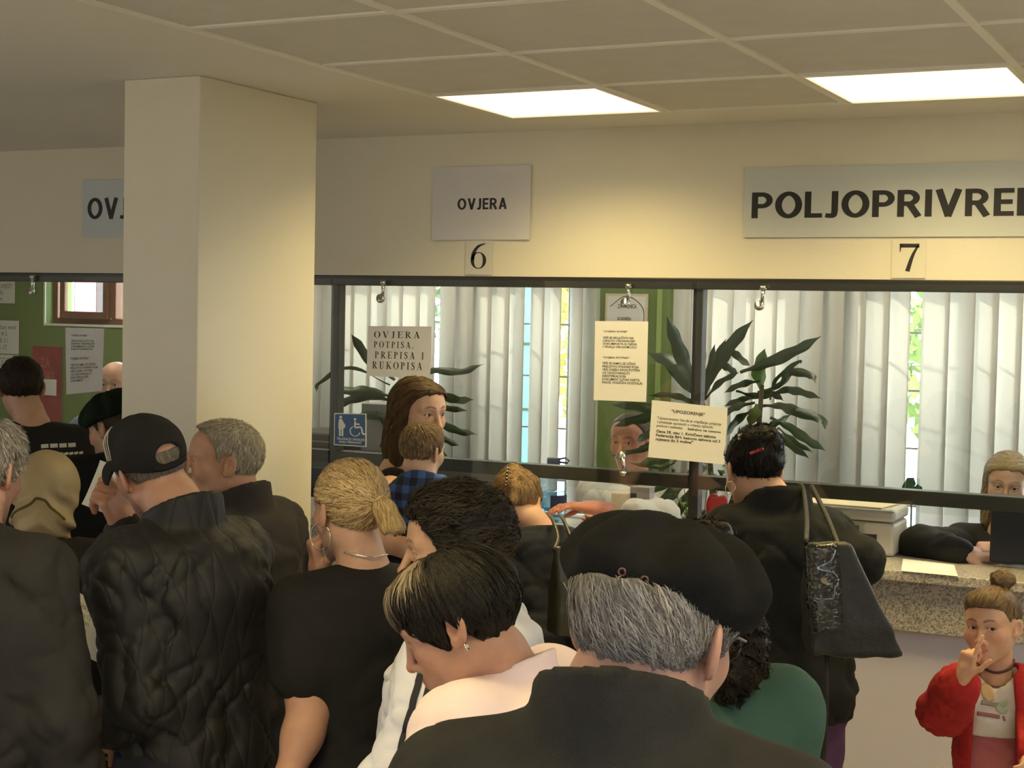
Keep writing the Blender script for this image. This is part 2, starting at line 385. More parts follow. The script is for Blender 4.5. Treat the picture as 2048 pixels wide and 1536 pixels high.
# added frames around those area lights; the hall walls behind have no openings
for nm, lo, hi, ax in (('window_8', (-1.7, -2.6, .72), (2.6, -2.56, 2.48), 0), ('window_9', (-8.0, -1.15, .72), (-7.96, 1.15, 2.48), 1)):
    t = structure(empty(nm, lo)); lo = np.array(lo, float); hi = np.array(hi, float)
    for z in (lo[2], hi[2] - .05):
        a_, b__ = lo.copy(), hi.copy(); a_[2] = z; b__[2] = z + .05; box('window_frame', a_, b__, WHITEF, t)
    for f in np.linspace(lo[ax], hi[ax] - .05, 4):
        a_, b__ = lo.copy(), hi.copy(); a_[ax] = f; b__[ax] = f + .05; a_[2] += .05; b__[2] -= .05; box('mullion', a_, b__, WHITEF, t)
# unseen ceiling lights added to brighten the dim office
for k, x in enumerate((-5.6, -3.9, -2.2, -.5)):
    t = empty('office_fill_light', (x, 6.2, CEIL)); tag(t, 'added unseen ceiling light in the office behind the glass, %s from the left' % ORD[k], 'lamp', 'added office ceiling lights')
    box('diffuser', (x - .28, 5.95, CEIL - .02), (x + .28, 6.5, CEIL - .012), lamp_mat('office fill diffuser', (1, .88, .66), 9.0) if 'office fill diffuser' not in MATS else MATS['office fill diffuser'], t)
    box('housing', (x - .3, 5.93, CEIL - .012), (x + .3, 6.52, CEIL), GRID, t)
# ================================================================ IMPLICIT SURFACES (figures, hair, cloth, plants)
_perm = RNG.permutation(256).astype(np.int64); _val = RNG.random(256) * 2 - 1
def vnoise(p):
    i = np.floor(p).astype(np.int64); f = p - i; f = f * f * (3 - 2 * f); out = 0.0
    X, Y, Z = i[..., 0] & 255, i[..., 1] & 255, i[..., 2] & 255
    for dx in (0, 1):
        wx = f[..., 0] if dx else 1 - f[..., 0]; a = _perm[(X + dx) & 255]
        for dy in (0, 1):
            wy = f[..., 1] if dy else 1 - f[..., 1]; b = _perm[(a + Y + dy) & 255]
            for dz in (0, 1):
                wz = f[..., 2] if dz else 1 - f[..., 2]
                out = out + wx * wy * wz * _val[_perm[(b + Z + dz) & 255]]
    return out
def smin(a, b, k):
    h = np.clip(.5 + .5 * (b - a) / k, 0, 1); return b + (a - b) * h - k * h * (1 - h)
def smax(a, b, k): return -smin(-a, -b, k)
def sph(p, c, r): return np.linalg.norm(p - np.asarray(c, float), axis=-1) - r
def ell(p, c, r):
    r = np.asarray(r, float); q = p - np.asarray(c, float); k0 = np.linalg.norm(q / r, axis=-1); k1 = np.linalg.norm(q / (r * r), axis=-1)
    return k0 * (k0 - 1.0) / np.maximum(k1, 1e-9)
def rc(p, a, b, ra, rb):
    a = np.asarray(a, float); b = np.asarray(b, float); ab = b - a; t = np.clip(((p - a) @ ab) / max(ab @ ab, 1e-12), 0, 1)
    return np.linalg.norm(p - a - t[..., None] * ab, axis=-1) - (ra + (rb - ra) * t)
def chain(p, pts, rs, k=.02):
    d = None
    for i in range(len(pts) - 1):
        e = rc(p, pts[i], pts[i + 1], rs[i], rs[i + 1]); d = e if d is None else smin(d, e, k)
    return d
def rbox(p, c, hs, r, M=None):
    q = p - np.asarray(c, float)
    if M is not None: q = q @ M
    q = np.abs(q) - (np.asarray(hs, float) - r)
    return np.linalg.norm(np.maximum(q, 0), axis=-1) + np.minimum(q.max(axis=-1), 0) - r
def torus(p, c, ax, R, r):
    q = p - np.asarray(c, float); ax = np.asarray(ax, float); ax = ax / np.linalg.norm(ax); h = q @ ax; rad = np.linalg.norm(q - h[..., None] * ax, axis=-1)
    return np.sqrt((rad - R) ** 2 + h ** 2) - r
def grad(fn, p, e=.0015):
    g = np.stack([fn(p + np.array(v) * e) - fn(p - np.array(v) * e) for v in ((1, 0, 0), (0, 1, 0), (0, 0, 1))], -1)
    return g / (np.linalg.norm(g, axis=-1, keepdims=True) + 1e-12)
def sdf_mesh(fn, lo, hi, h, project=True):
    B = 8; lo = np.asarray(lo, float); hi = np.asarray(hi, float)
    nb = np.maximum(np.ceil((hi - lo) / (h * B)).astype(int), 1)
    ii = np.stack(np.meshgrid(*[np.arange(k) for k in nb], indexing='ij'), -1).reshape(-1, 3)
    cen = lo + (ii * B + (B - 1) / 2) * h
    dc = fn(cen); keep = np.abs(dc) < B * h * .87 * 1.3 + .012
    N = nb * B
    Fd = np.where(dc < 0, -1.0, 1.0).reshape(nb).astype(np.float32)
    Fd = Fd.repeat(B, 0).repeat(B, 1).repeat(B, 2).reshape(nb[0], B, nb[1], B, nb[2], B)
    off = np.stack(np.meshgrid(*[np.arange(B)] * 3, indexing='ij'), -1)
    kb = ii[keep]
    for s in range(0, len(kb), 600):
        kk = kb[s:s + 600]
        pts = lo + (kk[:, None, None, None, :] * B + off[None]) * h
        v = fn(pts.reshape(-1, 3)).reshape(len(kk), B, B, B)
        Fd[kk[:, 0], :, kk[:, 1], :, kk[:, 2], :] = v
    Fg = Fd.reshape(N)
    S = Fg < 0
    cnt = np.zeros(N - 1, np.int8)
    for a in (0, 1):
        for b in (0, 1):
            for c in (0, 1): cnt += S[a:N[0] - 1 + a, b:N[1] - 1 + b, c:N[2] - 1 + c]
    act = (cnt > 0) & (cnt < 8); idx = np.argwhere(act); n = len(idx)
    vid = -np.ones(N - 1, np.int64); vid[act] = np.arange(n)
    cs = np.array([(a, b, c) for a in (0, 1) for b in (0, 1) for c in (0, 1)])
    vals = np.stack([Fg[idx[:, 0] + a, idx[:, 1] + b, idx[:, 2] + c] for a, b, c in cs], 1).astype(float)
    P = np.zeros((n, 3)); W = np.zeros(n)
    for i in range(8):
        for ax in range(3):
            if cs[i][ax] == 0:
                q = cs[i].copy(); q[ax] = 1; j = q[0] * 4 + q[1] * 2 + q[2]
                m = (vals[:, i] < 0) != (vals[:, j] < 0)
                t = vals[:, i] / np.where(m, vals[:, i] - vals[:, j], 1)
                P[m] += cs[i] + np.outer(t[m], (q - cs[i])); W[m] += 1
    V = lo + (idx + P / W[:, None]) * h
    quads = []
    for ax in range(3):
        o1, o2 = [(1, 2), (2, 0), (0, 1)][ax]
        sl0 = [slice(None)] * 3; sl1 = [slice(None)] * 3; sl0[ax] = slice(0, N[ax] - 1); sl1[ax] = slice(1, N[ax])
        d = S[tuple(sl0)] != S[tuple(sl1)]
        e = np.argwhere(d); ok = (e[:, o1] > 0) & (e[:, o2] > 0) & (e[:, o1] < N[o1] - 1) & (e[:, o2] < N[o2] - 1); e = e[ok]
        def cell(a, b):
            c = e.copy(); c[:, o1] -= a; c[:, o2] -= b; return vid[c[:, 0], c[:, 1], c[:, 2]]
        q = np.stack([cell(1, 1), cell(0, 1), cell(0, 0), cell(1, 0)], 1)
        inside = S[e[:, 0], e[:, 1], e[:, 2]]
        q = np.where(inside[:, None], q, q[:, ::-1]); quads.append(q)
    Q = np.concatenate(quads); Q = Q[(Q >= 0).all(1)]
    if project and n:
        for _ in range(2):
            dv = np.clip(fn(V), -h, h); V = V - dv[:, None] * grad(fn, V, h * .3) * .9
    return V, Q
def unit(v): v = np.asarray(v, float); return v / (np.linalg.norm(v) + 1e-12)
def rotz(a): c, s = math.cos(a), math.sin(a); return np.array([[c, -s, 0], [s, c, 0], [0, 0, 1]])
def rotx(a): c, s = math.cos(a), math.sin(a); return np.array([[1, 0, 0], [0, c, -s], [0, s, c]])
def roty(a): c, s = math.cos(a), math.sin(a); return np.array([[c, 0, s], [0, 1, 0], [-s, 0, c]])
VIEW = 26.5
def frame(cy, pitch=0, roll=0):
    """columns right, front, up. cy: 0 = looking away from the lens, +90 = towards picture left, 180 = at the lens. pitch > 0 looks down."""
    return rotz(math.radians(cy + VIEW)) @ rotx(math.radians(-pitch)) @ roty(math.radians(roll))

# ---------------------------------------------------------------- head
def head_d(q, o):
    x = np.abs(q[..., 0]); p = np.stack([x, q[..., 1], q[..., 2]], -1)
    fem = o.get('fem', 0.0); child = o.get('child', 0.0); fat = o.get('fat', 0.0)
    d = ell(p, (0, -.012, .033), (.0755, .097, .083))
    d = smin(d, ell(p, (0, .033, -.03), (.059 + .006 * child + .006 * fat, .058, .080 - .010 * child)), .03)
    d = smin(d, ell(p, (0, .030, .045), (.066, .063, .060)), .03)
    d = smin(d, rc(p, (.050 - .004 * fem, -.004, -.052), (.017 - .004 * fem, .070, -.106 + .012 * child), .018, .015), .032)
    d = smin(d, sph(p, (0, .082, -.106 + .012 * child), .015), .022)
    d = smin(d, sph(p, (.040, .058, -.022), .024 + .004 * child), .026)
    d = smin(d, rc(p, (.008, .090, .026), (.046, .073, .027), .010 - .003 * fem - .003 * child, .008), .016)
    d = smax(d, -ell(p, (.031, .099, .008), (.019, .014, .0115)), .013)
    nl = 1 - .18 * fem - .35 * child
    d = smin(d, rc(p, (0, .093, .016), (0, .093 + .022 * nl, -.028), .0065, .0100 - .001 * fem), .010)
    d = smin(d, sph(p, (0, .094 + .022 * nl, -.031), .0095 - .001 * fem), .008)
    d = smin(d, sph(p, (.0125 - .002 * fem, .092 + .010 * nl, -.035), .0085 - .001 * fem), .006)
    d = smin(d, ell(p, (0, .078, -.066 + .006 * child), (.030, .022, .027)), .02)
    zl = .006 * child
    d = smin(d, rc(p, (0, .1005, -.0605 + zl), (.020, .091, -.064 + zl), .0055 + .001 * fem, .0028), .004)
    d = smin(d, rc(p, (0, .0990, -.0705 + zl), (.017, .0905, -.0675 + zl), .0062 + .001 * fem, .0030), .004)
    eye = np.array([.031, .0765, .008]); op = o.get('eyeopen', .0042)
    lid = sph(p, eye, .0150); lid = smax(lid, -ell(p, eye + (0, .0125, -.0005), (.0140, .011, op)), .0015)
    d = smin(d, lid, .004)
    # ears
    e = p - np.array([.0760, -.010, -.004]); a = math.radians(o.get('flare', 24)); ca, sa = math.cos(a), math.sin(a)
    ex = e[..., 0] * ca + e[..., 1] * sa; ey = -e[..., 0] * sa + e[..., 1] * ca; ez = e[..., 2]
    tb = math.radians(14); ey, ez = ey * math.cos(tb) + ez * math.sin(tb), -ey * math.sin(tb) + ez * math.cos(tb)
    q2 = np.stack([ex, ey, ez], -1)
    ear = ell(q2, (.004, -.004, 0), (.0075, .0185, .0315))
    ear = smax(ear, -ell(q2, (.0125, .000, .002), (.0085, .0115, .0195)), .003)
    ear = smin(ear, ell(q2, (.004, .004, -.024), (.006, .009, .010)), .004)
    ear = smin(ear, ell(q2, (.004, .010, -.003), (.005, .004, .007)), .003)
    d = smin(d, ear, .005)
    return d
def skin_cols(q, base, o):
    """skin tone of the head by anatomy: lips, cheeks, brows, stubble"""
    x = np.abs(q[:, 0]); y = q[:, 1]; z = q[:, 2]; c = np.tile(np.asarray(base, float), (len(q), 1)); red = np.asarray(base) * np.array([1.0, .62, .58])
    def blend(col, w): 
        nonlocal c
        w = np.clip(w, 0, 1)[:, None]; c = c * (1 - w) + np.asarray(col) * w
    g = lambda cx, cy, cz, r: np.exp(-(((x - cx) ** 2 + (y - cy) ** 2 + (z - cz) ** 2) / r ** 2))
    blend(red, .40 * g(.045, .07, -.02, .022) + .40 * g(0, .12, -.03, .016) + .22 * g(.082, -.01, -.01, .02))
    zl = .006 * o.get('child', 0)
    inlip = (1 - ((x / .022) ** 2 + ((z + .0655 - zl) / .0105) ** 2)) * 4
    blend(np.asarray(base) * np.array([.85, .42, .40]) * (1.0 if o.get('fem') else 1.05), np.where(y > .085, np.clip(inlip, 0, .75), 0))
    bc = np.asarray(o.get('brow', (.05, .035, .025)))
    bz = .030 + .006 * np.sin(np.clip((x - .010) / .040, 0, 1) * math.pi) 
    bw = np.clip(1 - np.abs(z - bz) / .0052, 0, 1) * np.clip((x - .008) / .006, 0, 1) * np.clip((.052 - x) / .012, 0, 1)
    blend(bc, np.where(y > .05, bw * o.get('browk', .85), 0))
    lash = np.clip(1 - np.abs(np.sqrt(((x - .031) / .0145) ** 2 + ((z - .0075) / .0055) ** 2) - 1) / .28, 0, 1) * (z > .006)
    blend((.03, .02, .018), np.where(y > .07, lash * o.get('lash', .7), 0))
    st = o.get('stubble', 0)
    if st:
        n = .7 + .3 * vnoise(q * 900)
        w = st * n * np.clip((-.035 - z + .4 * (y - .05)) / .02, 0, 1) * np.clip((y + .03) / .03, 0, 1)
        w = w + st * n * np.exp(-((z + .048) / .010) ** 2) * np.clip(1 - x / .03, 0, 1) * (y > .08)
        blend(o.get('stubcol', (.18, .16, .15)), w)
    m = vnoise(q * 70) * .06 + vnoise(q * 210) * .04
    return np.clip(c * (1 + m[:, None]), 0, 1)
def hairline(q, ys, zs): return np.interp(q[..., 1], ys, zs)
SHORT_Y = (-.12, -.09, -.055, -.03, -.012, .008, .022, .034, .052, .075, .10)
SHORT_Z = (-.080, -.075, -.055, -.030, .030, .034, -.012, .018, .052, .078, .085)
def short_hair(t=.012, top=.0, ys=SHORT_Y, zs=SHORT_Z, amp=.004, fr=90, recede=0.0, topcut=None):
    zs = np.array(zs) + recede * (np.array(ys) > .03)
    def fn(q):
        d = ell(q, (0, -.012, .033), (.0755 + t, .097 + t, .083 + t + top))
        d = smin(d, ell(q, (0, .030, .045), (.066 + t, .063 + t, .060 + t)), .03)
        g = (hairline(q, ys, zs) - q[..., 2]) * .75
        d = smax(d, g, .010)
        if topcut is not None: d = smax(d, q[..., 2] - topcut, .006)
        if amp: d = d + amp * vnoise(q * np.array([fr, fr * .5, fr * .5])) + amp * .6 * vnoise(q * fr * 2.2)
        return d
    return fn
# ---------------------------------------------------------------- figures
SKIN = mat('skin', (.6, .4, .3), .48, bump=.05, bscale=420, attr=True, sss=.12, spec=.4)
HAIR = mat('hair', (.1, .1, .1), .48, attr=True, bump=.25, bscale=350, spec=.18)
EYEM = mat('eyeball', (.8, .8, .8), .25, attr=True, spec=.35)
def cloth(name, col, rough=.85, bump=.25, bscale=600, var=.12, vscale=14, sheen=.0, spec=.25):
    return mat(name, col, rough, bump=bump, bscale=bscale, var=var, vscale=vscale, sheen=sheen, spec=spec)
SHOE = mat('dark leather shoe', (.03, .028, .027), .4)
def hand_d(p, wr, dr, nm, side, curls, thumb=(.5, .3), s=1.0, spread=0.0):
    """wr wrist, dr finger direction, nm where the palm looks, side +1 right -1 left; curls: 4 x 3 joint angles in degrees"""
    d_ = unit(dr); nm = unit(np.asarray(nm, float) - d_ * (np.asarray(nm, float) @ d_)); sd = np.cross(d_, nm) * side * -1
    wr = np.asarray(wr, float)
    M = np.stack([sd, d_, nm], 1)
    d = rbox(p, wr + d_ * .050 * s, (.039 * s, .048 * s, .0135 * s), .012 * s, M)
    d = smin(d, rc(p, wr - d_ * .03 * s, wr + d_ * .03 * s, .025 * s, .024 * s), .02 * s)
    d = smin(d, sph(p, wr + (d_ * .035 + sd * .026 + nm * .008) * s, .016 * s), .015 * s)
    offs = (.0285, .0095, -.0095, -.0275); Ls = ((.042, .026, .021), (.046, .029, .022), (.042, .027, .021), (.033, .021, .018))
    for f in range(4):
        b = wr + (d_ * (.093 - .004 * abs(f - 1)) + sd * offs[f]) * s; dirv = unit(d_ + sd * spread * (1.5 - f) * .12)
        ang = 0; pts = [b - dirv * .01 * s]; cur = b; pts.append(cur)
        for j in range(3):
            ang += math.radians(curls[f][j]); v = dirv * math.cos(ang) + nm * math.sin(ang); cur = cur + v * Ls[f][j] * s; pts.append(cur)
        r = (.0090 - .001 * (f == 3)) * s
        d = smin(d, chain(p, pts, [r * 1.05, r * 1.04, r, r * .92, r * .82], .004 * s), .006 * s)
    tb = wr + (d_ * .022 + sd * .026 + nm * .006) * s
    t1 = unit(d_ * .75 + sd * thumb[0] + nm * .35); t2 = unit(d_ * .9 + sd * (thumb[0] - thumb[1]) * .7 + nm * (.25 + thumb[1]))
    d = smin(d, chain(p, [tb, tb + t1 * .040 * s, tb + (t1 * .040 + t2 * .031) * s, tb + (t1 * .040 + t2 * .054) * s], [.0125 * s, .0108 * s, .0098 * s, .0082 * s], .005 * s), .010 * s)
    return d
RELAX = [(12, 22, 14)] * 4; FIST = [(70, 85, 55)] * 4; GRIP = [(45, 50, 30), (50, 55, 30), (55, 55, 30), (58, 55, 30)]
class Fig: pass
def person(label, head, cy, pitch=0, roll=0, hs=.95, bcy=None, sw=.195, cd=.115, wd=.150, hw=.165, lean=(0, 0), sdrop=.0, sfwd=0.0, arms=None,
           fem=0, child=0, fat=0, skin=(.58, .36, .25), hopt=None, neck=None, nr=.056, hip=.90, legspread=.09, kind='stand', dz=0.0, hh=.004, scale=1.0, foot=(0, 0), neckfwd=.0, neckz=.0, group=None):
    """builds the skin body of one figure (head, neck, trunk, arms, hands, legs in one mesh) and keeps its joints for the clothes"""
    P = Fig(); P.hs = hs; P.H = np.asarray(head, float); P.HF = frame(cy, pitch, roll); bcy = cy if bcy is None else bcy
    P.BF = frame(bcy); R_, F_, U_ = P.BF.T; P.R, P.F, P.U = R_, F_, U_; s = P.s = scale
    o = dict(fem=fem, child=child, fat=fat); o.update(hopt or {}); P.o = o
    up = P.HF[:, 2]
    P.nb = np.asarray(neck, float) if neck is not None else P.H - np.array([0, 0, 1]) * (.160 + neckz) * hs - F_ * (.045 - neckfwd) * hs + (0 * up)
    P.sc = P.nb - U_ * (.078 + sdrop) * s + F_ * sfwd
    P.sh = {+1: P.sc + R_ * sw * s, -1: P.sc - R_ * sw * s}
    hipz = hip * s + dz
    P.pel = np.array([P.nb[0], P.nb[1], 0]) + F_ * lean[1] + R_ * lean[0]; P.pel[2] = hipz
    P.sw, P.cd, P.wd, P.hw, P.nr = sw * s, cd * s, wd * s, hw * s, nr * hs
    P.root = empty('person', (P.pel[0], P.pel[1], dz)); tag(P.root, label, 'person', group)
    P.arms = {}
    for sd in (1, -1):
        a = (arms or {}).get(sd)
        S = P.sh[sd]
        if a is None:
            el = S + (R_ * sd * .055 - U_ * .285 - F_ * .02) * s; wr = el + (R_ * sd * .01 - U_ * .245 + F_ * .07) * s
            a = dict(el=el, wr=wr, hd=unit(wr - el), nm=-R_ * sd, curls=RELAX)
        a = dict(a); a.setdefault('hd', unit(np.asarray(a['wr']) - a['el'])); a.setdefault('nm', -R_ * sd); a.setdefault('curls', RELAX); a.setdefault('thumb', (.5, .3)); a.setdefault('fine', False)
        P.arms[sd] = a
    P.legs = {}
    for sd in (1, -1):
        hj = P.pel + R_ * sd * legspread * s
        if kind == 'sit':
            kn = hj + F_ * .42 * s - U_ * .03; an = np.array([kn[0], kn[1], dz + .09])
        else:
            an = np.array([hj[0], hj[1], 0]) + R_ * sd * .02 + F_ * (foot[0] if sd > 0 else foot[1]); an[2] = dz + .09 * s; kn = (hj + an) / 2 + F_ * .02
        P.legs[sd] = (hj, kn, an)
    # skin meshes
    Vs = []; Qs = []; Cs = []
    def add(V, Q, C):
        k = sum(len(v) for v in Vs); Vs.append(V); Qs.append(Q + k); Cs.append(C)
    HFt = P.HF
    def headfn(p):
        q = (p - P.H) @ HFt / hs
        d = head_d(q, o) * hs
        a0 = P.H + HFt @ (np.array([0, -.028, -.055]) * hs)
        nk = chain(p, [a0, (a0 + P.nb) / 2 + F_ * .004, P.nb - U_ * .02], [nr * hs, nr * hs * .98, nr * hs * 1.12], .03)
        d = smin(d, nk, .022 * hs)
        d = smin(d, rc(p, P.nb - U_ * .05 - F_ * .01, P.nb - U_ * .075 - F_ * .01, .060 * s, .075 * s), .04 * s)
        return smax(d, (P.nb[2] - .07 * s) - p[..., 2], .004)
    c = P.H; lo = np.minimum(c - .17 * hs, P.nb - .11 * s); hi = np.maximum(c + .17 * hs, P.nb + .11 * s)
    V, Q = sdf_mesh(headfn, lo, hi, hh)
    ql = (V - P.H) @ HFt / hs
    add(V, Q, skin_cols(ql, skin, o))
    for sd in (1, -1):
        a = P.arms[sd]; el, wr = np.asarray(a['el'], float), np.asarray(a['wr'], float); hsz = a.get('hs', .93 * s)
        b0 = el if a.get('bare') else wr - unit(wr - el) * .06 * s
        def armfn(p):
            d = hand_d(p, wr, a['hd'], a['nm'], sd, a['curls'], a['thumb'], hsz, a.get('spread', 0))
            r1 = .044 * s if a.get('bare') else .030 * s
            if a.get('bare'):
                e0 = np.asarray(P.sh[sd]); fm = el + (wr - el) * .28
                d = smin(d, chain(p, [e0, el + (e0 - el) * .15, el, fm, wr], [.054 * s, .043 * s, .039 * s, .041 * s, .026 * s], .03), .03 * s)
            else: d = smin(d, rc(p, b0, wr, r1, .026 * s), .015 * s)
            return d
        pts = [wr, wr + unit(a['hd']) * .2 * hsz, b0] + ([P.sh[sd]] if a.get('bare') else [])
        lo = np.min(pts, 0) - .09; hi = np.max(pts, 0) + .09
        V, Q = sdf_mesh(armfn, lo, hi, .0035 if a['fine'] else (.006 if a.get('bare') else .010))
        cc = np.tile(np.asarray(skin), (len(V), 1)) * (1 + (vnoise(V * 60) * .05 + vnoise(V * 17) * .05)[:, None]) * np.array([1.02, .95, .94])
        add(V, Q, cc)
    V, Q = sdf_mesh(lambda p: body_fn(P, p, -.014), *P_bounds(P), .026, False)
    add(V, Q, np.tile(np.asarray(skin), (len(V), 1)))
    mesh_np('body', np.concatenate(Vs), np.concatenate(Qs), SKIN, P.root, True, np.concatenate(Cs))
    # eyes
    if o.get('eyes', True):
        for sd in (1, -1):
            n1, n2 = 14, 20; V = []; C = []
            gz = unit(np.array(o.get('gaze', (0, 1, 0)), float))
            for i in range(n1 + 1):
                th = math.pi * i / n1
                for k in range(n2):
                    ph = 2 * math.pi * k / n2; v = np.array([math.sin(th) * math.cos(ph), math.cos(th), math.sin(th) * math.sin(ph)])
                    V.append(v * .0128); cz = math.degrees(th)
                    C.append((.02, .015, .012) if cz < 17 else (tuple(o.get('iris', (.09, .05, .025))) if cz < 36 else (.62, .58, .54)))
            F = [(i * n2 + k, i * n2 + (k + 1) % n2, (i + 1) * n2 + (k + 1) % n2, (i + 1) * n2 + k) for i in range(n1) for k in range(n2)]
            V = np.array(V); yv = gz; xv = unit(np.cross(yv, (0, 0, 1))); zv = np.cross(xv, yv); V = V @ np.stack([xv, yv, zv])
            V = P.H + ((V + np.array([sd * .031, .0765, .008])) * hs) @ HFt.T
            mesh_np('eye', V, np.array(F), EYEM, P.root, True, C)
    return P
def P_bounds(P, m=.12):
    pts = [P.nb, P.pel, P.sh[1], P.sh[-1]] + [np.asarray(P.arms[s]['el']) for s in (1, -1)] + [q for s in (1, -1) for q in P.legs[s]]
    lo = np.min(pts, 0) - m; hi = np.max(pts, 0) + m; lo[2] = min(lo[2], P.pel[2] - .9); return lo, hi
def trunk(P, p, inf, hunch=0.0):
    ax = P.nb - P.pel; Ln = np.linalg.norm(ax); a = ax / Ln
    R_ = unit(P.R - a * (P.R @ a)); F_ = np.cross(a, R_); F_ = F_ if F_ @ P.F > 0 else -F_
    q = p - P.pel; t = (q @ a) / Ln; x = q @ R_; y = q @ F_
    tc_ = np.clip(t, -.14, .97)
    T = (-.14, .0, .22, .45, .70, .86, .97)
    W = np.interp(tc_, T, (P.hw * .92, P.hw, P.wd, P.wd * 1.05 + .012, P.sw * .92, P.sw * .74, P.sw * .34))
    D = np.interp(tc_, T, (P.cd * .95, P.cd * 1.02, P.cd * .95, P.cd * 1.06, P.cd * 1.06, P.cd * .76, P.cd * .42))
    c = np.interp(tc_, T, (-.005, -.01, .01, .012, 0, -.012, -.012)) - hunch * np.interp(tc_, (0, .5, .8, 1), (0, .4, 1, .5))
    W = W + inf; D = D + inf
    nrm = (np.abs(x / W) ** 2.5 + np.abs((y - c) / D) ** 2.5) ** .4
    d = (nrm - 1) * np.minimum(W, D) * .9
    ov = np.maximum(np.abs(t - .380) - .520, 0) * Ln
    return np.sqrt(np.maximum(d, 0) ** 2 + ov ** 2) + np.minimum(d, 0)
def arm_d(P, p, sd, inf, upto=1.0, k=.03, r=(.062, .052, .046, .034)):
    a = P.arms[sd]; S = P.sh[sd]; el = np.asarray(a['el'], float); wr = np.asarray(a['wr'], float); s = P.s
    S0 = S - P.R * sd * .02 - P.U * .02
    if upto <= 1.0:
        e = S + (el - S) * upto; return rc(p, S0, e, r[0] * s + inf, (r[0] + (r[1] - r[0]) * upto) * s + inf)
    e = el + (wr - el) * (upto - 1)
    return smin(rc(p, S0, el, r[0] * s + inf, r[1] * s + inf), rc(p, el, e, r[2] * s + inf, (r[2] + (r[3] - r[2]) * (upto - 1)) * s + inf), k)
def shoulders(P, p, inf):
    d = rc(p, P.nb - P.U * .06 * P.s - P.F * .01, P.sh[1] - P.R * .02, .046 * P.s + inf, .060 * P.s + inf)
    return smin(d, rc(p, P.nb - P.U * .06 * P.s - P.F * .01, P.sh[-1] + P.R * .02, .046 * P.s + inf, .060 * P.s + inf), .03)
def leg_d(P, p, inf, flare=.0):
    d = None; s = P.s
    for sd in (1, -1):
        hj, kn, an = P.legs[sd]
        e = smin(rc(p, hj, kn, .088 * s + inf, .060 * s + inf + flare), rc(p, kn, an, .058 * s + inf + flare, .040 * s + inf + flare), .03)
        d = e if d is None else smin(d, e, .02)
    return d
def body_fn(P, p, inf):
    d = smin(trunk(P, p, inf), shoulders(P, p, inf), .04)
    d = smin(d, leg_d(P, p, inf), .05)
    for sd in (1, -1): d = smin(d, arm_d(P, p, sd, inf, 1.9), .03)
    return d
def folds(P, p, amp, seed=0.0):
    """cloth wrinkles: stretched along the limbs, soft and ridged"""
    q = np.stack([(p - P.pel) @ P.R, (p - P.pel) @ P.F, (p - P.pel) @ P.U], -1) / P.s
    a = vnoise(q * np.array([9, 9, 4.5]) + seed); b = vnoise(q @ rotx(.6).T * np.array([16, 16, 6]) + seed + 9)
    c = (1 - np.abs(vnoise(q @ roty(.7).T * np.array([24, 18, 6]) + seed + 31))) ** 4 * 2.2 - .6
    e = (1 - np.abs(vnoise(q @ roty(-.9).T * np.array([20, 16, 6]) + seed + 57))) ** 5 * 2.0 - .5
    return amp * (.7 * a + .45 * b + .5 * c + .5 * e)
def upper(P, name, m, inf=.014, sleeve=1.9, hem=-.10, fold=.006, h=.010, collar=None, hunch=0.0, extra=None, seed=0.0, neckr=.012, sr=None, open_=None, cuts=None, nz=.0, sleeves=(1, -1), cols=None):
    """a garment over the trunk and arms; hem: metres below the hip joint (negative) or above"""
    hemz = P.pel[2] + hem; s = P.s
    def fn(p):
        d = smin(trunk(P, p, inf, hunch), shoulders(P, p, inf), .05)
        for sd in sleeves:
            d = smin(d, arm_d(P, p, sd, inf, sleeve if not isinstance(sleeve, dict) else sleeve[sd], r=sr or (.062, .052, .046, .034)), .035)
        if collar:
            hgt, rad, th, tilt = collar
            a0 = P.nb - P.U * .07 * s; a1 = P.nb + P.U * .10
            e = smax(rc(p, a0, a1, P.nr + rad + .020, P.nr + rad - .004), (p - P.nb - P.U * hgt) @ unit(P.U + .5 * P.F) , .004)
            d = smin(d, e, .015)
        if extra is not None: d = extra(p, d)
        if fold: d = d + folds(P, p, fold, seed) * np.clip((np.linalg.norm(p - P.nb, axis=-1) - .09) / .12, .12, 1)
        d = smax(d, hemz - p[..., 2], .006)
        a0 = P.nb - P.U * (.02 + nz); a1 = P.nb + P.U * .25 + P.F * (.09 if not collar else collar[3] * 2.5)
        if collar: hole = rc(p, P.nb - P.U * .03, P.nb + P.U * .25, P.nr + neckr, P.nr + neckr + .010)
        else: hole = rc(p, a0 + P.F * .01, a1, P.nr + neckr, P.nr + neckr + .07)
        d = smax(d, -hole, .004)
        if cuts is not None: d = cuts(p, d)
        return d
    lo, hi = P_bounds(P, .17); lo[2] = hemz - .03; hi[2] = P.nb[2] + .16
    for sd in sleeves:
        lo = np.minimum(lo, np.asarray(P.arms[sd]['wr']) - .12); hi = np.maximum(hi, np.asarray(P.arms[sd]['wr']) + .12)
    lo[2] = max(lo[2], 0)
    V, Q = sdf_mesh(fn, lo, hi, h)
    o = mesh_np(name, V, Q, m, P.root, True, cols(V) if cols is not None else None); P.last = fn
    return o
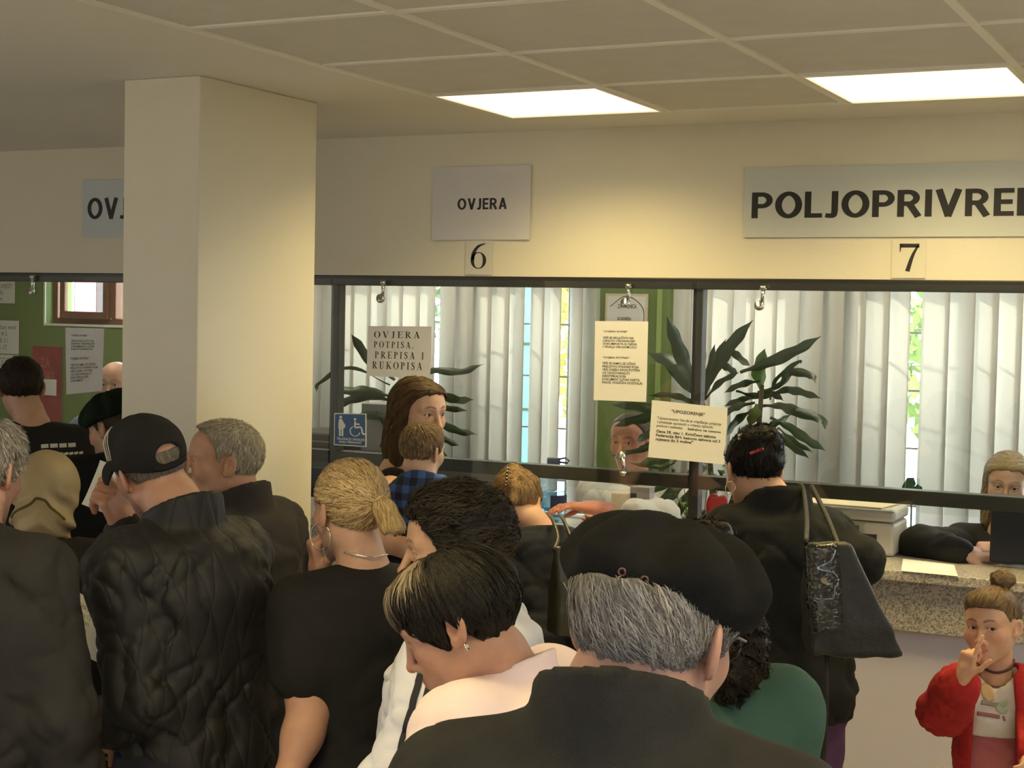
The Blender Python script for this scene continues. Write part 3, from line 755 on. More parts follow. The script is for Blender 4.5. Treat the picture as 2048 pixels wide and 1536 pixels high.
def lower(P, name, m, inf=.012, fold=.006, h=.024, top=.06, skirt=None, bottom=.10):
    s = P.s
    def fn(p):
        d = smin(leg_d(P, p, inf, .012), trunk(P, p, inf - .004), .05)
        if skirt:
            q = p - P.pel; z = -q[..., 2]; r = np.interp(z, (-.05, .1, skirt), (P.hw * .9, P.hw + .02, P.hw + .06)); e = np.sqrt((q @ P.R) ** 2 + (1.25 * (q @ P.F)) ** 2) - r
            d = smin(d, smax(smax(e * .8, z - skirt, .01), -z - .06, .01), .03)
        d = d + folds(P, p, fold, 3.3)
        d = smax(d, p[..., 2] - (P.pel[2] + top), .006)
        return smax(d, (P.root.location[2] + bottom * s) - p[..., 2], .006)
    lo, hi = P_bounds(P, .12); hi[2] = P.pel[2] + top + .03; lo[2] = P.root.location[2] + .02
    V, Q = sdf_mesh(fn, lo, hi, h, True)
    mesh_np(name, V, Q, m, P.root)
def shoes(P, m=None):
    for sd in (1, -1):
        an = P.legs[sd][2]; z0 = P.root.location[2]; f = unit(P.F * np.array([1, 1, 0]) + P.R * sd * .15); s = P.s
        base = np.array([an[0], an[1], z0])
        def fn(p):
            d = rc(p, base + f * -.02 * s + (0, 0, .045 * s), base + f * .15 * s + (0, 0, .035 * s), .046 * s, .038 * s)
            d = smin(d, rc(p, base + (0, 0, .04 * s), base + (0, 0, .10 * s), .05 * s, .045 * s), .03)
            return smax(d, z0 - p[..., 2], .004)
        V, Q = sdf_mesh(fn, base - .12 * s + f * .03 - (0, 0, .0), base + .16 * s + f * .1 + (0, 0, .05), .018, False)
        V[:, 2] = np.maximum(V[:, 2], z0)
        mesh_np('shoe', V, Q, m or SHOE, P.root)
# ---------------------------------------------------------------- hair
def ribbons(P, fn_local, seeds, flow, n, L, wdt, lift, c0, c1, name='hair_strands', steps=7, jit=.25, colfn=None, parent=None, mat_=None, stick=True):
    """thin strands combed over an implicit hair shape; all in head space, scaled by the head"""
    hs = P.hs
    pick = RNG.integers(0, len(seeds), n); p = seeds[pick] + RNG.normal(0, .001, (n, 3)); L = L * RNG.uniform(.6, 1.15, n)
    pts = []; nrm = []; ds = L / steps; jv = RNG.normal(0, jit, (n, 3)); lf = RNG.uniform(.2, 1, n) * lift
    p0 = p.copy()
    for k in range(steps + 1):
        g = grad(fn_local, p, .002); off = .0006 + lf * (k / steps)
        if stick: p = p - ((fn_local(p) - off) * .9)[:, None] * g
        pts.append(p); nrm.append(g)
        f = flow(p) + jv * .5; f = f - g * (f * g).sum(1, keepdims=True); f = f / (np.linalg.norm(f, axis=1, keepdims=True) + 1e-9)
        p = p + f * ds[:, None]
    pts = np.stack(pts, 1); nrm = np.stack(nrm, 1)
    tan = np.gradient(pts, axis=1); sd = np.cross(tan, nrm); sd /= (np.linalg.norm(sd, axis=2, keepdims=True) + 1e-9)
    prof = np.interp(np.linspace(0, 1, steps + 1), (0, .25, .8, 1), (.5, 1, .8, .15))
    wv = sd * (wdt * .5 * prof)[None, :, None] * RNG.uniform(.6, 1.3, n)[:, None, None]
    A = pts - wv; Bp = pts + wv
    V = np.stack([A, Bp], 2).reshape(-1, 3); m = (steps + 1) * 2
    base = (np.arange(n) * m)[:, None]; j = np.arange(steps) * 2
    F = np.stack([base + j, base + j + 1, base + j + 3, base + j + 2], -1).reshape(-1, 4)
    t = RNG.random(n); c = np.asarray(c0)[None] * (1 - t)[:, None] + np.asarray(c1)[None] * t[:, None]
    if colfn is not None: c = colfn(p0, c)
    C = np.repeat(c, m, 0)
    W = P.H + (V * hs) @ P.HF.T
    return mesh_np(name, W, F, mat_ or HAIR, parent or P.root, True, C)
def hair(P, fn, c0, c1, h=.006, n=2500, L=.035, wdt=.0022, lift=.003, flow=None, base=.55, bounds=((-.13, -.17, -.16), (.13, .15, .17)), jit=.25, steps=6, colfn=None, name='hair'):
    hs = P.hs
    V, Q = sdf_mesh(fn, bounds[0], bounds[1], h)
    c = (np.asarray(c0) * .5 + np.asarray(c1) * .5) * base
    C = np.tile(c, (len(V), 1)) * (1 + .3 * vnoise(V * np.array([160, 160, 40])))[:, None]
    if colfn is not None: C = colfn(V, C)
    o = mesh_np(name, P.H + (V * hs) @ P.HF.T, Q, HAIR, P.root, True, C)
    if n: ribbons(P, fn, V, flow or down_flow, n, L, wdt, lift, c0, c1, jit=jit, steps=steps, colfn=colfn, parent=o, name='hair_strands')
    return o
def down_flow(q):
    crown = np.array([0, -.055, .11]); v = q - crown; v = v / (np.linalg.norm(v, axis=1, keepdims=True) + 1e-6)
    return v + np.array([0, .0, -.6])
def to_point(pt, w=1.0):
    pt = np.asarray(pt, float)
    def f(q): v = pt - q; return v / (np.linalg.norm(v, axis=1, keepdims=True) + 1e-6)
    return f
def local(P, fn):   # world points -> head space
    return lambda p: fn((p - P.H) @ P.HF / P.hs) * P.hs
def hw(P, q): return P.H + P.HF @ (np.asarray(q, float) * P.hs)   # head space point -> world
# ---------------------------------------------------------------- dressing helpers
def hit(fn, px, py, d0=.8, d1=9.0):
    r = ray(px, py); r = r / np.linalg.norm(r); t = d0
    for _ in range(200):
        v = float(fn((CAMP + r * t)[None])[0])
        if v < .0006: break
        t += max(v * .6, .0008)
        if t > d1: return None
    return CAMP + r * t
def surf_strip(name, fn, pts, wdt, m, parent, lift=.002, n=14, thick=0.0, proj=True):
    P_ = np.array(spline(pts, n)); k = len(P_)
    if proj:
        for _ in range(4): P_ = P_ - (fn(P_) - lift)[:, None] * grad(fn, P_, .004)
    g = grad(fn, P_, .006); t = np.gradient(P_, axis=0); s = np.cross(t, g); s /= (np.linalg.norm(s, axis=1, keepdims=True) + 1e-9)
    wv = np.interp(np.linspace(0, 1, k), np.linspace(0, 1, len(wdt)), wdt) if hasattr(wdt, '__len__') else np.full(k, wdt)
    cols_ = [-1, -.5, 0, .5, 1]; rows = []
    for c in cols_:
        q = P_ + s * (wv * .5 * c)[:, None]
        if proj: q = q - (fn(q) - lift)[:, None] * grad(fn, q, .004)
        rows.append(q)
    V = np.stack(rows, 1).reshape(-1, 3); nc = len(cols_)
    F = [(i * nc + j, i * nc + j + 1, (i + 1) * nc + j + 1, (i + 1) * nc + j) for i in range(k - 1) for j in range(nc - 1)]
    o = mesh_np(name, V, np.array(F), m, parent)
    sm = o.modifiers.new('thick', 'SOLIDIFY'); sm.thickness = thick or .0015; sm.offset = 1
    return o
def solid(name, fn, c, ext, h, m, parent, cols=None, project=True):
    c = np.asarray(c, float); ext = np.asarray(ext, float)
    V, Q = sdf_mesh(fn, c - ext, c + ext, h, project); return mesh_np(name, V, Q, m, parent, True, cols(V) if cols else None)
def ring(name, c, ax, R, r, m, parent, n=28):
    ax = unit(ax); u = unit(np.cross(ax, (.3, .5, .81))); v = np.cross(ax, u); c = np.asarray(c, float)
    path = [c + R * (math.cos(2 * math.pi * k / n) * u + math.sin(2 * math.pi * k / n) * v) for k in range(n + 1)]
    V, F = tube_np(path, r, 8, False); return mesh_np(name, V, F, m, parent)
GREY0, GREY1 = (.30, .28, .25), (.62, .59, .53)
BLK0, BLK1 = (.010, .009, .008), (.035, .028, .022)
SILVER = mat('silver', (.75, .73, .70), .18, 1.0)
JEANS = cloth('dark trousers', (.022, .024, .035))
BLACKC = cloth('black cloth', (.020, .020, .020))
NAVY = cloth('navy cloth', (.016, .018, .030))

# ================================================================ FIGURES
# --- elderly man in a black beret, nearest the lens
pA = person('elderly grey-haired man in black beret and charcoal jacket, nearest the camera', at(1306, 1270, 1.66), -34, 14, 2, hs=.98, bcy=-14, sw=.190, cd=.130, wd=.165, skin=(.50, .29, .23), nr=.060,
            neck=at(1240, 1396, 1.63), sdrop=.045, hh=.003, hopt=dict(flare=30, browk=.3, stubble=.25), lean=(.05, .0))
upper(pA, 'jacket', cloth('charcoal wool', (.026, .026, .027), vscale=30, bscale=500), inf=.022, fold=.003, h=.011, collar=(.012, .026, .02, .0), hunch=.0, seed=2.0, neckr=.006, hem=-.14)
lower(pA, 'trousers', JEANS); shoes(pA)
def gflow(q): return np.stack([q[:, 0] * 3 + .35, -.15 - q[:, 1] * 2, -.55 + 0 * q[:, 0]], -1)
hair(pA, short_hair(.010, ys=SHORT_Y, zs=(-.092, -.088, -.075, -.045, .012, .02, -.012, .018, .052, .078, .085), amp=.003, topcut=.052), (.11, .105, .105), (.42, .40, .40), n=4600, L=.034, wdt=.0014, lift=.0045, flow=gflow, h=.005, base=.7)
def beret_fn(tilt=-10, side=0, rx=.118, ry=.126, rz=.056, cz=.083, cyy=.0, slump=.03, seed=0.):
    M = rotx(math.radians(tilt)) @ roty(math.radians(side))
    def fn(q):
        p = (q - np.array([0, cyy, cz])) @ M
        ang = np.arctan2(p[..., 0], p[..., 1]); rad = np.hypot(p[..., 0], p[..., 1])
        z = p[..., 2] + slump * np.clip(rad / .1, 0, 1.3) ** 2 * (.5 + .5 * np.cos(ang * 1 + seed))
        pp = np.stack([p[..., 0], p[..., 1], z], -1)
        d = ell(pp, (0, 0, 0), (rx, ry, rz))
        d = d + 0.010 * np.sin(ang * 7 + 2 * vnoise(p * 12 + seed) + seed) * np.clip(rad / .07, 0, 1) * np.clip((z + .02) / .03, 0, 1)
        d = d + .003 * vnoise(p * 28 + seed)
        band = ell(p, (0, -.004, -.028), (.088, .108, .034))
        d = smin(d, smax(band, -.045 - p[..., 2], .004), .012)
        return smax(d, (-.046 - p[..., 2]), .004)
    return fn
FELT = cloth('black felt', (.016, .016, .017), bump=.5, bscale=900, var=.2, vscale=25, spec=.1)
bA = beret_fn(tilt=-2, side=4, seed=.6, cz=.066, cyy=.012, slump=.012, rx=.112, ry=.126, rz=.064)
bo = solid('beret', local(pA, bA), hw(pA, (0, 0, .08)), (.18, .18, .14), .0045, FELT, pA.root)
for (x, y) in ((1244, 1144), (1289, 1160)):
    c = hit(local(pA, bA), x, y)
    if c is not None: ring('eyelet', c, grad(local(pA, bA), c[None])[0], .0036, .0012, mat('copper eyelet', (.16, .08, .07), .4, .6), bo, 16)
GLS = mat('glasses metal', (.05, .05, .05), .3, .8)
def glasses(P, m, r=.0016, lens=True):
    g = tube('glasses', [hw(P, (.076, -.005, .012)), hw(P, (.074, .06, .014)), hw(P, (.062, .105, .012))], r * P.hs, m, P.root)
    for s in (1, -1):
        if s < 0: tube('temple_arm', [hw(P, (-.076, -.005, .012)), hw(P, (-.074, .06, .014)), hw(P, (-.062, .105, .012))], r * P.hs, m, g)
        path = [hw(P, (s * (.034 + .024 * math.cos(t)), .108 - .006 * abs(math.cos(t)), .004 + .018 * math.sin(t))) for t in np.linspace(0, 2 * math.pi, 20)]
        tube('rim', path, r * P.hs, m, g)
    tube('bridge', [hw(P, (-.010, .110, .008)), hw(P, (.010, .110, .008))], r * P.hs, m, g)
glasses(pA, GLS, .0018)

# --- woman with short black hair looking down, pink top
pB = person('woman with short black hair and a thin pale patch on top, pink top, looking down', at(920, 1245, 2.45), 80, 30, 4, hs=.93, bcy=64, sw=.175, cd=.125, wd=.165, fem=1, skin=(.50, .28, .20),
            neck=at(1020, 1338, 2.49), hh=.003, hopt=dict(flare=16, gaze=(0, 1, -.8), eyeopen=.002), lean=(.0, -.16), nr=.050,
            arms={-1: dict(el=at(850, 1640, 2.28), wr=at(660, 1740, 2.3))}, sdrop=-.01)
upper(pB, 'top', cloth('pale pink jersey', (.84, .70, .76), var=.03, bump=.12), inf=.018, fold=.003, h=.009, seed=7., collar=(.006, .022, .02, .0), neckr=.006, hunch=.03)
lower(pB, 'trousers', JEANS); shoes(pB)
def bob(q):
    d = ell(q, (0, -.014, .034), (.091, .113, .094))
    d = smin(d, ell(q, (0, .045, .075), (.075, .055, .042)), .03)
    zs = np.interp(q[..., 1], (-.14, -.10, -.06, -.02, .0, .012, .03, .05, .09, .13), (-.095, -.09, -.075, -.02, .022, -.03, -.045, .0, .038, .045))
    d = smax(d, (zs - q[..., 2]) * .7 + .004 * vnoise(q * 60), .008)
    return d + .0035 * vnoise(q * np.array([50, 50, 18])) + .002 * vnoise(q * np.array([140, 140, 40]))
def patch_col(q, c):
    path = np.array([(-.030, .108, .050), (-.034, .085, .088), (-.030, .050, .112), (-.030, .020, .120)]); dmin = np.full(len(q), 9.)
    for a, b in zip(path[:-1], path[1:]):
        ab = b - a; t = np.clip(((q - a) @ ab) / (ab @ ab), 0, 1); dmin = np.minimum(dmin, np.linalg.norm(q - a - t[:, None] * ab, axis=1))
    w = np.clip(1.25 - dmin / .021, 0, 1) ** 1.2 * (.75 + .25 * vnoise(q * 200)); return c * (1 - w[:, None]) + np.array([.46, .37, .28]) * w[:, None]
def bflow(q):
    v = q - np.array([0, .0, .14]); v = v / (np.linalg.norm(v, axis=1, keepdims=True) + 1e-6); return v + np.array([0, .05, -.5])
hair(pB, bob, (.006, .006, .006), (.022, .018, .015), n=5200, L=.075, wdt=.0022, lift=.004, flow=bflow, h=.005, base=.9, colfn=patch_col, bounds=((-.14, -.18, -.14), (.14, .17, .17)), jit=.18, steps=8)
for s in (-1, 1):
    ring('earring', hw(pB, (s * .087, -.016, -.040)), pB.HF[:, 1], .006, .0015, SILVER, pB.root, 16)

# --- man with dark hair in a white track jacket
pC = person('dark-haired man in white track jacket with three dark sleeve stripes', at(914, 1100, 3.1), 92, 8, 0, hs=.98, bcy=76, sw=.205, cd=.13, wd=.17, skin=(.55, .335, .235), neck=at(940, 1205, 3.12), hh=.0035,
            hopt=dict(stubble=.25, eyeopen=.003, gaze=(0, 1, -.4)), arms={-1: dict(el=at(862, 1440, 2.88), wr=at(760, 1590, 2.85))}, lean=(0, .0), sdrop=.02)
WHT = cloth('white tracksuit fabric', (.76, .78, .92), .6, bump=.1, bscale=300, var=.03, vscale=9)
upper(pC, 'track_jacket', WHT, inf=.024, fold=.009, h=.010, collar=(.022, .028, .02, .0), seed=4., neckr=.006)
DSTR = cloth('dark stripe', (.035, .035, .05))
for k in range(3):
    pp = [hit(pC.last, x + 24 * k, y, 2.0) for x, y in ((858, 1275), (843, 1330), (828, 1400), (810, 1470), (792, 1536), (775, 1600))]
    pp = [q for q in pp if q is not None]
    if len(pp) > 2: surf_strip('stripe', pC.last, pp, .0135, DSTR, pC.root, .0025, n=8)
lower(pC, 'trousers', JEANS); shoes(pC)
def quiff(q):
    f = short_hair(.016, .012, amp=.006, fr=70)(q)
    f = smin(f, ell(q, (0, .022, .112), (.060, .055, .024)) + .006 * vnoise(q * 60), .02)
    return f
def fade_col(q, c):
    w = np.clip((.03 - q[:, 2]) / .05, 0, 1)[:, None]; return c * (1 - w) + np.array([.075, .05, .038]) * w
hair(pC, quiff, BLK0, (.045, .034, .026), n=3500, L=.05, wdt=.0026, lift=.010, flow=lambda q: np.stack([.2 + q[:, 0] * 2, -1 + 0 * q[:, 1], .2 - q[:, 2] * 3], -1), colfn=fade_col, jit=.6)

# --- blonde woman in black T-shirt
pD = person('blonde woman with low ponytail and hoop earring in black T-shirt, hand at her chin', at(699, 1022, 3.48), 36, 6, 0, hs=.92, bcy=22, sw=.155, cd=.110, wd=.140, fem=1, skin=(.56, .34, .25), neck=at(726, 1116, 3.46), hh=.003,
            hopt=dict(flare=14), nr=.050, lean=(.02, -.02),
            arms={-1: dict(el=at(620, 1425, 3.36), wr=at(565, 1590, 3.28), bare=True),
                  1: dict(el=at(720, 1330, 3.86), wr=at(642, 1158, 3.58), hd=at(622, 1066, 3.56) - at(642, 1158, 3.58), nm=R3[:, 0] * .9 + R3[:, 2] * .3, curls=[(62, 70, 40), (66, 75, 40), (66, 75, 40), (66, 70, 40)], fine=True, hs=.95)}, sdrop=.028)
TEE = cloth('black jersey', (.014, .014, .015), .8, bump=.15)
upper(pD, 'tshirt', TEE, inf=.014, sleeve={-1: .58, 1: .58}, fold=.004, h=.009, seed=11., neckr=.010, sr=(.066, .066, .06, .05))
lower(pD, 'trousers', JEANS); shoes(pD)
KN = np.array([.010, -.112, .022])
def updo(q):
    d = ell(q, (0, -.012, .036), (.0845, .110, .094))
    d = smin(d, ell(q, (0, -.070, .012), (.052, .045, .050)), .03)
    zs = np.interp(q[..., 1], (-.14, -.10, -.06, -.02, .0, .012, .04, .07, .10), (-.075, -.072, -.055, -.02, .028, .022, .035, .068, .080))
    d = smax(d, (zs - q[..., 2]) * .75, .008)
    return d + .0022 * vnoise(q * np.array([90, 90, 40])) + .0015 * vnoise(q * 200)
hair(pD, updo, (.14, .08, .03), (.86, .64, .34), n=6000, L=.105, wdt=.0022, lift=.0025, flow=to_point(KN), h=.005, base=.62, jit=.10, steps=9)
def tail_fn(q):
    d = chain(q, [KN + (0, .01, .005), KN + (.008, -.022, -.014), KN + (.020, -.034, -.055)], [.013, .019, .026], .02)
    d = smin(d, rc(q, KN + (0, -.015, -.01), KN + (.034, -.030, -.065), .014, .014), .02)
    d = smax(d, (-.050 + .008 * vnoise(q * 90) - q[..., 2]), .006)
    return d + .0025 * vnoise(q * np.array([120, 120, 25]))
Vt, Qt = sdf_mesh(tail_fn, KN - .12, KN + .1, .004)
to = mesh_np('ponytail', hw(pD, (0, 0, 0)) + (Vt * pD.hs) @ pD.HF.T, Qt, HAIR, pD.root, True, np.tile((.36, .24, .11), (len(Vt), 1)) * (1 + .35 * vnoise(Vt * np.array([200, 200, 30])))[:, None])
ribbons(pD, tail_fn, Vt, lambda q: np.array([.15, -.2, -1.0]) + (q - KN) * 3, 1300, .055, .002, .006, (.34, .22, .09), (.80, .60, .32), parent=to)
ring('hair_tie', hw(pD, KN + (.003, -.010, -.003)), pD.HF @ np.array([.3, -.8, -.5]), .0165, .0035, mat('cream hair tie', (.62, .52, .36), .7), pD.root)
ring('earring', hw(pD, (-.080, .006, -.058)), pD.HF @ np.array([.9, .3, 0]), .030, .0014, SILVER, pD.root)
surf_strip('necklace', lambda p: np.minimum(sph(p, pD.nb, .058), 9), [pD.nb + pD.BF @ np.array(v) for v in ((-.055, .03, .018), (-.046, -.035, .018), (0, -.062, .012), (.045, -.04, .012))], .003, SILVER, pD.root, .002, proj=False)

# --- mother with long brown hair holding the toddler
pE = person('woman with long brown hair looking right over her shoulder, holding a toddler', at(836, 828, 4.9), -134, 4, 0, hs=.93, bcy=-95, sw=.175, cd=.11, wd=.145, fem=1, skin=(.60, .38, .26), neck=at(800, 925, 4.92), hh=.003,
            hopt=dict(brow=(.03, .018, .012), browk=1.0, lash=1.0, eyeopen=.0054, iris=(.05, .028, .015), gaze=(-.25, 1, -.05)), nr=.048,
            arms={1: dict(el=at(672, 1062, 4.55), wr=at(832, 1100, 4.52), hd=at(900, 1108, 4.56) - at(832, 1100, 4.52), nm=(0, 0, 1), bare=True, curls=RELAX), -1: dict(el=at(930, 1060, 5.2), wr=at(850, 1010, 4.98), nm=(0, 0, 1))}, sdrop=.0)
upper(pE, 'vest_top', BLACKC, inf=.010, fold=.004, h=.010, seed=1., neckr=.035, sleeves=(), cuts=lambda p, d: smax(d, np.abs((p - pE.nb) @ pE.R) - .115, .01))
lower(pE, 'trousers', JEANS); shoes(pE)
def longhair(q):
    d = ell(q, (0, -.014, .036), (.086, .108, .093))
    d = smin(d, ell(q, (0, .035, .060), (.072, .062, .055)), .02)
    zs = np.interp(q[..., 1], (.0, .02, .045, .07, .10), (-.3, -.02, .045, .072, .082))
    d = smax(d, (zs - q[..., 2]) * .7, .008)
    c = ell(q, (0, -.060, -.09), (.085, .060, .155))
    c = smin(c, ell(q, (.068, -.02, -.07), (.026, .036, .14)), .02); c = smin(c, ell(q, (-.068, -.02, -.07), (.026, .036, .14)), .02)
    d = smin(d, c, .02)
    return d + .003 * vnoise(q * np.array([70, 70, 14])) + .002 * vnoise(q * np.array([160, 160, 30]))
def lflow(q):
    v = np.stack([q[:, 0] * 4, -.6 - q[:, 1] * 2, -1.0 + 0 * q[:, 0]], -1); top = np.clip((q[:, 2] - .05) / .06, 0, 1)[:, None]
    return v * (1 - top) + top * np.stack([np.sign(q[:, 0]) * .9, -.7 + 0 * q[:, 0], -.1 + 0 * q[:, 0]], -1)
hair(pE, longhair, (.028, .016, .009), (.14, .082, .042), n=4000, L=.12, wdt=.0026, lift=.003, flow=lflow, h=.006, base=.8, bounds=((-.13, -.16, -.27), (.13, .14, .16)), jit=.10, steps=8)
# --- toddler
pF = person('toddler in blue and black checked shirt carried on a woman\'s arm, seen from behind', at(843, 902, 4.62), -32, 4, 4, hs=.73, bcy=-12, sw=.100, cd=.085, wd=.095, hw=.10, child=1, skin=(.62, .40, .28), neck=at(847, 950, 4.60), hh=.0035,
            dz=.74, scale=.62, hip=.86, hopt=dict(flare=30, eyes=False), arms={1: dict(el=at(905, 1010, 4.58), wr=at(880, 1060, 4.72), hs=.5), -1: dict(el=at(782, 1010, 4.62), wr=at(800, 1045, 4.78), hs=.5)}, nr=.05)
PLAID = mat('blue and black check', (.03, .07, .22), .85, bump=.2, bscale=500)
n_, l_, b_ = nodes_of(PLAID); tc = n_.new('ShaderNodeTexCoord'); mp = n_.new('ShaderNodeMapping'); mp.inputs['Rotation'].default_value = (0, 0, math.radians(-14.5))
l_.new(tc.outputs['Object'], mp.inputs[0]); sx = n_.new('ShaderNodeSeparateXYZ'); l_.new(mp.outputs[0], sx.inputs[0]); acc = []
for ax in (0, 2):
    w_ = n_.new('ShaderNodeMath'); w_.operation = 'MULTIPLY'; w_.inputs[1].default_value = 22.0; l_.new(sx.outputs[ax], w_.inputs[0])
    f_ = n_.new('ShaderNodeMath'); f_.operation = 'FRACT'; l_.new(w_.outputs[0], f_.inputs[0]); g_ = n_.new('ShaderNodeMath'); g_.operation = 'GREATER_THAN'; g_.inputs[1].default_value = .5; l_.new(f_.outputs[0], g_.inputs[0]); acc.append(g_)
ad = n_.new('ShaderNodeMath'); ad.operation = 'ADD'; l_.new(acc[0].outputs[0], ad.inputs[0]); l_.new(acc[1].outputs[0], ad.inputs[1])
hf = n_.new('ShaderNodeMath'); hf.operation = 'MULTIPLY'; hf.inputs[1].default_value = .5; l_.new(ad.outputs[0], hf.inputs[0])
cr = n_.new('ShaderNodeValToRGB'); cr.color_ramp.interpolation = 'CONSTANT'; cr.color_ramp.elements[0].color = (.055, .12, .34, 1); e = cr.color_ramp.elements.new(.25); e.color = (.022, .045, .13, 1); cr.color_ramp.elements[-1].position = .75; cr.color_ramp.elements[-1].color = (.010, .012, .022, 1)
l_.new(hf.outputs[0], cr.inputs[0]); l_.new(cr.outputs[0], b_.inputs['Base Color'])
upper(pF, 'checked_shirt', PLAID, inf=.014, fold=.005, h=.006, collar=(-.008, .016, .01, .0), hem=-.06, seed=5.)
lower(pF, 'trousers', JEANS, h=.012); shoes(pF)
hair(pF, short_hair(.005, amp=.002, zs=(-.085, -.080, -.060, -.030, .024, .03, .0, .02, .052, .078, .085)), (.10, .062, .033), (.34, .23, .13), n=2600, L=.026, wdt=.0024, lift=.005, h=.006)

# --- woman with a claw clip leaning on the counter
pG = person('woman with fair brown hair in a claw clip, navy jacket, bending over the counter', at(1034, 1012, 5.05), -20, 36, -8, hs=.93, bcy=-5, sw=.175, cd=.125, wd=.165, fem=1, skin=(.55, .32, .24), neck=at(1092, 1064, 4.98), hh=.0045,
            lean=(.04, -.30), hopt=dict(flare=20, eyes=False), arms={1: dict(el=at(1222, 1120, 5.05), wr=at(1195, 1062, 5.45)), -1: dict(el=at(1010, 1150, 5.0), wr=at(1020, 1060, 5.45))}, sfwd=.02, sdrop=-.005)
upper(pG, 'jacket', NAVY, inf=.026, fold=.007, h=.011, collar=(-.01, .022, .02, .0), seed=8., hem=-.18)
lower(pG, 'trousers', JEANS); shoes(pG)
def twist(q):
    d = updo(q); d = smin(d, ell(q, (.0, -.085, .045), (.040, .040, .075)), .02); d = smin(d, rc(q, (.01, -.11, .01), (.02, -.11, -.05), .022, .012), .02)
    return d + .004 * vnoise(q * 40)
hair(pG, twist, (.16, .09, .04), (.50, .33, .16), n=3000, L=.07, wdt=.003, lift=.007, flow=lambda q: np.stack([.6 - q[:, 0] * 8, -.5 + 0 * q[:, 0], .35 - q[:, 2] * 3], -1), h=.006, base=.7, jit=.35)
cl = tube('claw_clip', [hw(pG, (-.008, -.118, .085)), hw(pG, (-.004, -.134, .045)), hw(pG, (.0, -.130, .0))], .0045, mat('dark metal clip', (.05, .05, .055), .25, .9), pG.root)
for k in range(6):
    z = .075 - k * .014; tube('tooth', [hw(pG, (-.005, -.130, z)), hw(pG, (.022, -.124, z - .004)), hw(pG, (.030, -.108, z - .006))], .0022, MATS['dark metal clip'], cl, 6)
    solid('rhinestone', lambda p, c=hw(pG, (-.003, -.137, z)): sph(p, c, .0035), hw(pG, (-.003, -.137, z)), (.008,) * 3, .002, SILVER, cl, project=False)

# --- woman in black coat with a bun and red hair slide
pH = person('woman in black coat with dark pinned-up hair and red hair slide, bag on shoulder', at(1506, 945, 4.5), 14, 22, 4, hs=.93, bcy=2, sw=.152, cd=.13, wd=.170, hw=.18, fem=1, skin=(.55, .33, .22), neck=at(1556, 1002, 4.44), hh=.004,
            hopt=dict(flare=22, eyes=False), arms={1: dict(el=at(1712, 1125, 4.38), wr=at(1665, 1095, 4.78)), -1: dict(el=at(1462, 1190, 4.45), wr=at(1470, 1110, 4.80))}, sdrop=.02, lean=(.02, -.06))
COAT = cloth('black coat wool', (.015, .016, .015), .9, bump=.35, bscale=450)
upper(pH, 'coat', COAT, inf=.024, fold=.008, h=.012, collar=(.014, .036, .02, .0), seed=13., hem=-.075, neckr=.012)
lower(pH, 'trousers', cloth('purple leggings', (.10, .045, .11)), inf=.006); shoes(pH)
def bun(q):
    d = updo(q); d = smin(d, ell(q, (.006, -.078, .080), (.060, .052, .050)) + .006 * vnoise(q * 45), .02)
    d = smin(d, ell(q, (-.035, -.065, .105), (.030, .028, .024)), .014); return d + .005 * vnoise(q * 38) + .002 * vnoise(q * 110)
hair(pH, bun, (.006, .006, .006), (.026, .021, .018), n=3000, L=.06, wdt=.0024, lift=.012, flow=to_point((0, -.10, .08)), h=.006, jit=.25, base=.8)
def on_head(P, fn, px, py): return hit(local(P, fn), px, py)
c = on_head(pH, bun, 1513, 903)
if c is not None:
    u = R3[:, 0] * math.cos(.35) - R3[:, 1] * math.sin(.35)
    solid('red_hair_slide', lambda p: rc(p, c - u * .017, c + u * .017, .0045, .006), c, (.03, .03, .03), .0025, mat('red plastic', (.42, .02, .03), .3), pH.root)
c2 = on_head(pH, bun, 1482, 874)
if c2 is not None:
    fl = solid('flower_clip', lambda p: np.minimum.reduce([sph(p, c2 + R3 @ np.array([math.cos(t) * .006, math.sin(t) * .008, 0]), .0045) for t in np.linspace(0, 5, 5)]), c2, (.02, .02, .02), .002, mat('ivory enamel', (.62, .55, .40), .4), pH.root)
ring('earring', hw(pH, (-.083, -.012, -.058)), pH.HF[:, 0] + pH.HF[:, 1] * .6, .018, .0016, SILVER, pH.root)

# --- person in green with dark curly ponytail behind the beret man
pI = person('person in green top with dark curly ponytail, mostly hidden behind the beret man', at(1404, 1185, 3.0), -8, 18, 0, hs=1.0, bcy=-10, sw=.160, cd=.12, wd=.15, fem=1, skin=(.50, .31, .22), neck=at(1415, 1325, 2.97), hh=.006, hopt=dict(eyes=False),
            arms={1: dict(el=at(1550, 1600, 3.0), wr=at(1520, 1750, 2.85))})
upper(pI, 'top', cloth('sea green jersey', (.052, .115, .090), var=.05), inf=.02, fold=.003, h=.011, seed=3., neckr=.015)
lower(pI, 'trousers', JEANS); shoes(pI)
hair(pI, bun, (.006, .005, .005), (.022, .016, .012), n=1500, L=.05, wdt=.003, lift=.01, flow=to_point((0, -.10, .04)), h=.006, jit=.5)
KI = np.array([.062, -.115, -.085])
def curl_fn(q):
    d = chain(q, [KI + (-.04, .03, .05), KI, KI + (.005, -.01, -.06), KI + (-.005, .0, -.115)], [.035, .050, .046, .018], .03)
    return d + .009 * vnoise(q * 55) + .005 * vnoise(q * 120)
Vc, Qc = sdf_mesh(curl_fn, KI - .22, KI + .16, .0055)
co = mesh_np('curly_ponytail', pI.H + (Vc * pI.hs) @ pI.HF.T, Qc, HAIR, pI.root, True, np.tile((.010, .008, .007), (len(Vc), 1)))
def cflow(q): a = q[:, 2] * 240 + q[:, 0] * 90; return np.stack([np.sin(a), np.cos(a), -.7 + 0 * a], -1)
